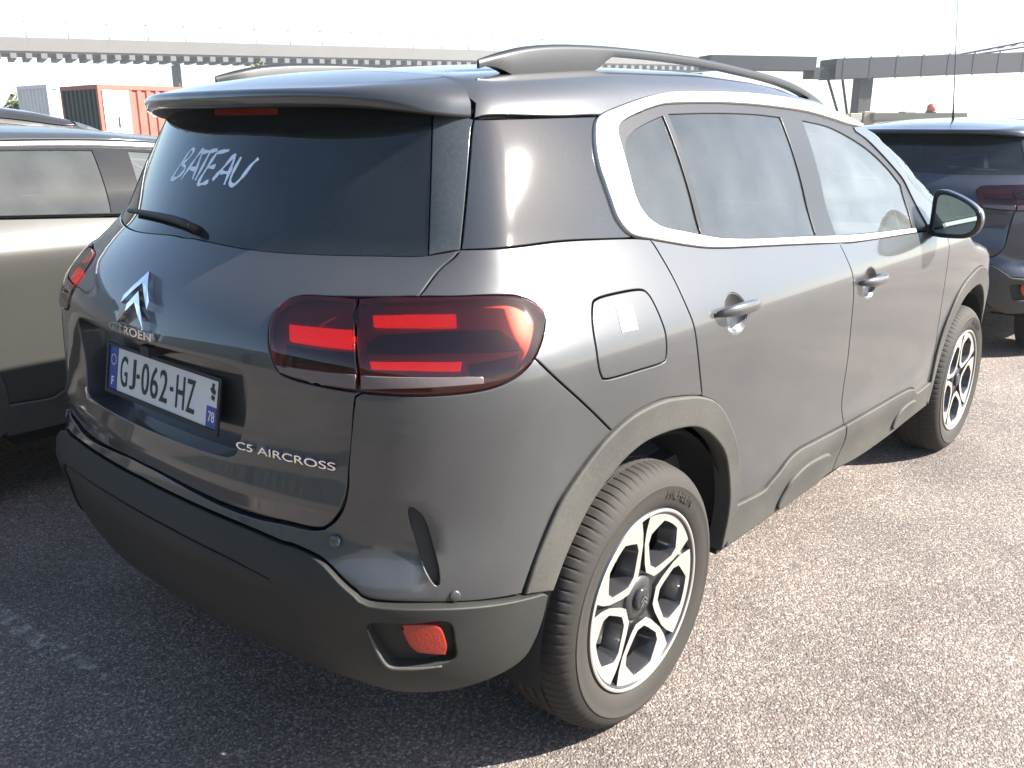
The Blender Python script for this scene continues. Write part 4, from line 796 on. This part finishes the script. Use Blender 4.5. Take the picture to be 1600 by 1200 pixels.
# ------------------------------------------------------------------ port background
def corr(p0, p1, z0, z1, nrm, n, d):
    """corrugated sheet from p0 to p1 (plan points)"""
    p0, p1, nrm = Vector(p0), Vector(p1), Vector(nrm); V = []; F = []; k = 0
    for i in range(n):
        for u, o in ((0, 0), (.3, 0), (.45, d), (.75, d), (.9, 0)):
            q = p0.lerp(p1, (i+u)/n)-nrm*o; V += [(q.x, q.y, z0), (q.x, q.y, z1)]
    q = p1; V += [(q.x, q.y, z0), (q.x, q.y, z1)]; m_ = len(V)//2
    return V, [(2*i, 2*i+2, 2*i+3, 2*i+1) for i in range(m_-1)]
def container(name, x0, y0, L, W, H, m, label, door=None, endm=None):
    t = empty(name, (x0, y0, 0)); e = .06
    for nm, a in (('side_wall', ((e, -.0), (L-e, -.0), (0, -1))), ('side_wall', ((L-e, W), (e, W), (0, 1))), ('end_wall', ((0, W-e), (0, e), (-1, 0)))):
        V, F = corr(a[0]+(0,), a[1]+(0,), .12, H-.10, a[2]+(0,), int(math.dist(a[0], a[1])/.28), .045); obj(nm, V, F, endm if nm == 'end_wall' and endm else m, t, False)
    fr_ = MB()
    for x in (0, L-.12):
        for y in (-.02, W-.10): fr_.box((x-.015, y, 0), (x+.12, y+.12, H))
    for z in (0, H-.12):
        for y in (-.018, W-.10): fr_.box((.121, y, z), (L-.121, y+.118, z+.12))
        for x in (-.012, L-.11): fr_.box((x, .101, z), (x+.118, W-.101, z+.12))
    fr_.build('frame', m, t)
    ro = MB(); ro.box((.1, .1, H-.09), (L-.1, W-.1, H-.03)); ro.build('roof', m, t)
    for j in (0, 1): mb = MB(); mb.box((L-.05, .1+j*W/2-.04*j, .12), (L+.0, W/2-.01+j*W/2-.1*j, H-.12)); mb.build('door', m, t)
    if door:
        mb = MB(); mb.box((door[0], -.05, .12), (door[1], .05, H-.14)); d = mb.build('side_door', mat('white_door', (.78, .78, .75), .5, var=.06), t)
        for z in (.55, 1.2, 1.9, 2.25): mb = MB(); mb.box((door[0]+.03, -.062, z), (door[1]-.03, -.049, z+.025)); mb.build('door_rib', mat('white_door', (.8,)*3), d)
        mb = MB(); mb.box((door[0]+.38, -.075, 1.45), (door[0]+.42, -.05, 1.75)); mb.build('door_handle', black, d)
    tag(t, label, 'container'); return t
container('shipping_container', 10.3, 24.2, 12.2, 2.44, 2.62, mat('rust_red', (.30, .075, .05), .6, var=.25, vscale=1.5, dust=.12), 'rust red corrugated shipping container with a white side door and dark green end', (.10, .86), mat('end_green', (.018, .032, .026), .6))
container('shipping_container', 11.2, 29.8, 6.06, 2.44, 2.80, mat('container_white', (.62, .62, .60), .6, var=.1, dust=.1), 'white corrugated shipping container behind the red one')
conc = mat('pale_concrete', (.145, .138, .128), .8, var=.12, vscale=.3); concd = mat('grey_concrete', (.125, .12, .118), .8, var=.15, vscale=.4)
def frame_at(p0, p1):
    p0, p1 = Vector(p0), Vector(p1); d = (p1-p0); L = d.length; return L, Matrix.Translation(p0) @ d.to_track_quat('X', 'Z').to_matrix().to_4x4()
# elevated road
A0, A1 = Vector((15.0, 155.0, 0)), Vector((180.0, 101.0, 0)); L, M = frame_at(A0, A1); yaw = math.atan2(A1.y-A0.y, A1.x-A0.x)
vd = empty('viaduct', A0, yaw); tag(vd, 'pale concrete elevated road on thin piers far behind the cars', 'bridge')
zt = lambda x: 12.6+.0155*x
def strip(x0, x1, y0, y1, za, zb, bev=0):
    V = [(x, y, zt(x)+z) for x in (x0, x1) for y in (y0, y1) for z in (za, zb)]; return V, [(0, 1, 3, 2), (4, 6, 7, 5), (0, 4, 5, 1), (2, 3, 7, 6), (0, 2, 6, 4), (1, 5, 7, 3)]
mb = MB(); mb.add(*strip(-60, L, -5, 5, -2.0, -.95)); mb.build('deck', conc, vd)
mb = MB(); mb.add(*strip(-60, L, -5.25, -5.001, -1.75, .05)); mb.build('parapet', conc, vd); mb = MB(); mb.add(*strip(-60, L, 5.001, 5.25, -1.75, .05)); mb.build('parapet', conc, vd)
bv_ = MB(); bv_.box((0, -5.1, -.7), (.8, 5.1, 0)); cb0 = None
for i in range(120):
    x = -60+i*1.95; cb = bv_.build('cross_beam', concd, vd) if cb0 is None else share(cb0, vd)
    cb0 = cb0 or cb; cb.location = (x, 0, zt(x)-2.001)
for x in (5.5, 62.5, 119.5, 170): mb = MB(); mb.box((x-.3, -2.2, 0), (x+.3, 2.2, zt(x)-3.0), .08); mb.build('pier', mat('pier_dark', (.06, .06, .065), .8), vd)
lm = mat('lamp_steel', (.35, .36, .37), .5, .6)
t0 = empty('street_lamp'); mb = MB(); mb.tube([(0, 0, -.3), (0, 0, 2.1)], [.09, .06], 8); mb.build('post', lm, t0, True); mb = MB(); mb.tube([(0, 0, 2.08), (0, .4, 2.25), (0, .9, 2.3)], .05, 6); mb.build('arm', lm, t0, True); mb = MB(); mb.box((-.14, .8, 2.22), (.14, 1.4, 2.36), .02); mb.build('lamp_head', lm, t0)
for i in range(34):
    x = -50+i*5.4; t = t0 if i == 0 else copy_tree(t0); t.location = vd.matrix_basis @ Vector((x, -5.1, zt(x))); t.rotation_euler = (0, 0, yaw)
    tag(t, 'slim street lamp standing on the parapet of the elevated road', 'lamp', 'street lamps along the elevated road')
# conveyor gallery on the right
steel = mat('gallery_steel', (.012, .014, .021), .6, var=.2, vscale=.5); bluest = mat('crane_blue', (.012, .03, .09), .5)
G0, G1 = Vector((60.0, 23.9, 0)), Vector((78.0, 11.0, 0)); L, M = frame_at(G0, G1); yw = math.atan2(G1.y-G0.y, G1.x-G0.x)
gl = empty('conveyor_gallery', G0, yw); tag(gl, 'long dark steel conveyor gallery on a braced trestle', 'conveyor')
mb = MB(); mb.add([(x, y, z+.045*x) for x in (0, L) for y in (-1, 1) for z in (4.45, 5.75)], [(0, 1, 3, 2), (4, 6, 7, 5), (0, 4, 5, 1), (2, 3, 7, 6), (0, 2, 6, 4), (1, 5, 7, 3)]); mb.build('gallery', steel, gl)
mb = MB(); mb.box((-1.4, -.7, 4.5), (-.001, .7, 5.2)); mb.build('walkway', steel, gl); mb = MB(); mb.box((-9, -.9, 5.0), (-1.401, .9, 5.85)); mb.build('end_gallery', steel, gl)
for x in range(0, 22, 2): mb = MB(); mb.box((x+.5, -1.02, 4.38+.045*x), (x+.62, -1.001, 5.86+.045*x)); mb.build('rib', steel, gl)
mb = MB(); mb.tube([(1.6, 0, 1.2), (.1, 0, 4.5)], .09, 8); mb.build('strut', steel, gl); mb = MB(); mb.tube([(2.1, 0, 1.2), (1.2, 0, 4.5)], .09, 8); mb.build('strut', steel, gl)
mb = MB(); mb.box((2.3, -.45, 0), (3.3, .45, 4.6), .03); mb.build('trestle', mat('trestle', (.03, .028, .03), .6), gl)
bm = empty('crane_boom', gl.matrix_basis @ Vector((8.5, .0, 5.9)), yw); tag(bm, 'blue lattice crane boom rising above the dark conveyor gallery', 'crane')
for y in (-.5, .5):
    for dz in (0, .6): mb = MB(); mb.tube([(0, y, dz*.2), (14, y, 2.0+dz)], .12, 6); mb.build('chord', bluest, bm)
for i in range(14):
    a, b = i/14, (i+1)/14
    for y in (-.5, .5): mb = MB(); mb.tube([(14*a, y, 2.0*a), (14*b, y, (2.0*b)+.12+.48*b)], .07, 6); mb.build('lacing', bluest, bm)
mb = MB(); mb.box((9.5, -.6, -.4), (10.8, .6, 1.3)); mb.build('boom_foot', bluest, bm)
# low cabin and yellow stacks
kb = empty('site_cabin', (60.5, 20.6, 0), math.atan2(-4.5, 4.0)); tag(kb, 'low flat roofed olive grey cabin beyond the blue car', 'cabin')
mb = MB(); mb.box((.1, 0, 0), (5.9, 2.4, 1.85)); mb.build('wall', mat('cabin_wall', (.30, .29, .25), .7), kb); mb = MB(); mb.box((-.1, -.2, 1.851), (6.1, 2.6, 2.28)); mb.build('roof', mat('cabin_roof', (.17, .16, .125), .7), kb)
ob = empty('beacon', kb.matrix_basis @ Vector((4.1, .8, 2.28)), 0); mb = MB(); mb.tube([(0, 0, 0), (0, 0, .12)], .35, 12); mb.build('base', black, ob, True); mb = MB(); mb.tube([(0, 0, .12), (0, 0, .45), (0, 0, .62)], [.30, .28, .12], 12); mb.build('dome', mat('orange_dome', (.55, .10, .03), .4), ob, True); tag(ob, 'small orange beacon on the roof of the olive grey cabin', 'beacon')
ym = [mat('stack_yellow', (.42, .33, .14), .7, var=.15), mat('stack_cream', (.55, .50, .40), .7, var=.1), mat('stack_sand', (.44, .36, .26), .7)]
lab = ['yellow steel crate in the row under the conveyor gallery', 'cream steel crate in the row under the conveyor gallery', 'sand coloured steel crate in the row under the conveyor gallery']
for i in range(9):
    p = Vector((57.3, 24.6, 0)).lerp(Vector((63.0, 18.6, 0)), i/9); t = empty('storage_crate', p, R(-46)); k = i % 3; mb = MB(); mb.box((0, 0, .12), (.78, 1.0, 2.15+.12*((i*7) % 3)), .03); mb.build('box', ym[k], t); mb = MB()
    for x in (.03, .60): mb.box((x, .02, 0), (x+.15, .98, .13))
    mb.build('skid', black, t); tag(t, lab[k], 'crate', lab[k].split(' in')[0]+'s')
# trees in the distance
leaf = mat('foliage', (.075, .085, .03), .7, var=.45, vscale=.8); bark = mat('bark', (.07, .05, .035), .9)
def tree(x, y, h, rw, label, seed, group=None):
    r_ = np.random.default_rng(seed); t = empty('tree', (x, y, 0)); mb = MB(); mb.tube([(0, 0, 0), (.1, .05, h*.35), (0, 0, h*.8)], [.045*h*.6, .03*h*.6, .01*h], 8)
    for k in range(6): a = r_.uniform(0, 6.28); mb.tube([(0, 0, h*(.35+.06*k)), (rw*.6*math.cos(a), rw*.6*math.sin(a), h*(.55+.06*k))], [.02*h*.6, .006*h], 6)
    mb.build('trunk', bark, t, True); V = []; F = []
    cl = r_.normal(0, 1, (38, 3)); cl /= np.linalg.norm(cl, axis=1, keepdims=True); cl *= r_.uniform(.35, 1., (38, 1)); cl = cl*[rw, rw, h*.38]+[0, 0, h*.64]
    for cc in cl:
        for _ in range(70):
            p = cc+r_.normal(0, 1, 3)*[rw*.17, rw*.17, h*.06]; u = r_.normal(0, 1, 3); u /= np.linalg.norm(u); w_ = np.cross(u, r_.normal(0, 1, 3)); w_ /= np.linalg.norm(w_); s_ = r_.uniform(.10, .2); i = len(V); V += [p-u*s_, p+w_*s_*.6, p+u*s_, p-w_*s_*.6]; F.append((i, i+1, i+2, i+3))
    obj('crown', V, F, leaf, t, False); tag(t, label, 'tree', group); return t
tree(33.5, 52.0, 4.9, 1.3, 'small olive green tree showing just above the roof of the grey crossover', 3)
for i, (x, y, h) in enumerate(((12.5, 50, 2.7), (14.3, 49.5, 3.0), (16.3, 51, 2.6), (18.4, 50, 2.9))): tree(x, y, h, 1.5, 'low yellowish shrub tree in the row beyond the black car', 20+i, 'shrub trees beyond the black car')

# ------------------------------------------------------------------ containers added out of view to darken the car's tail and its reflections
c3_ = container('shipping_container', -10.5, -7.0, 12.2, 2.44, 2.62, mat('deep_green', (.020, .035, .026), .6, var=.3, dust=.05), 'added unseen dark green container behind the parked cars, darkening the tailgate reflections'); c3_.rotation_euler = (0, 0, R(90)); c3_.location = (-7.6, -8.0, 0)
c4_ = container('shipping_container', -10.5, 5.0, 12.2, 2.44, 2.62, mat('deep_green', (.02,)*3), 'added unseen dark green container behind the beige car, darkening the tailgate reflections'); c4_.rotation_euler = (0, 0, R(90)); c4_.location = (-7.6, 4.8, 0)
# ------------------------------------------------------------------ sea haze
hz = MB(); hz.box((-905, -905, -1), (905, 905, 19)); ho = hz.build('haze', None)
hm = bpy.data.materials.new('haze'); hm.use_nodes = True; hn = hm.node_tree; hn.nodes.clear(); pv = node(hn, 'ShaderNodeVolumePrincipled'); pv.inputs['Color'].default_value = (.88, .95, 1, 1); pv.inputs['Density'].default_value = .0009; pv.inputs['Anisotropy'].default_value = .3
oo = node(hn, 'ShaderNodeOutputMaterial'); hn.links.new(pv.outputs[0], oo.inputs['Volume']); ho.data.materials.clear(); ho.data.materials.append(hm); tag(ho, kind='stuff'); hm.cycles.homogeneous_volume = True; scn.cycles.volume_bounces = 0
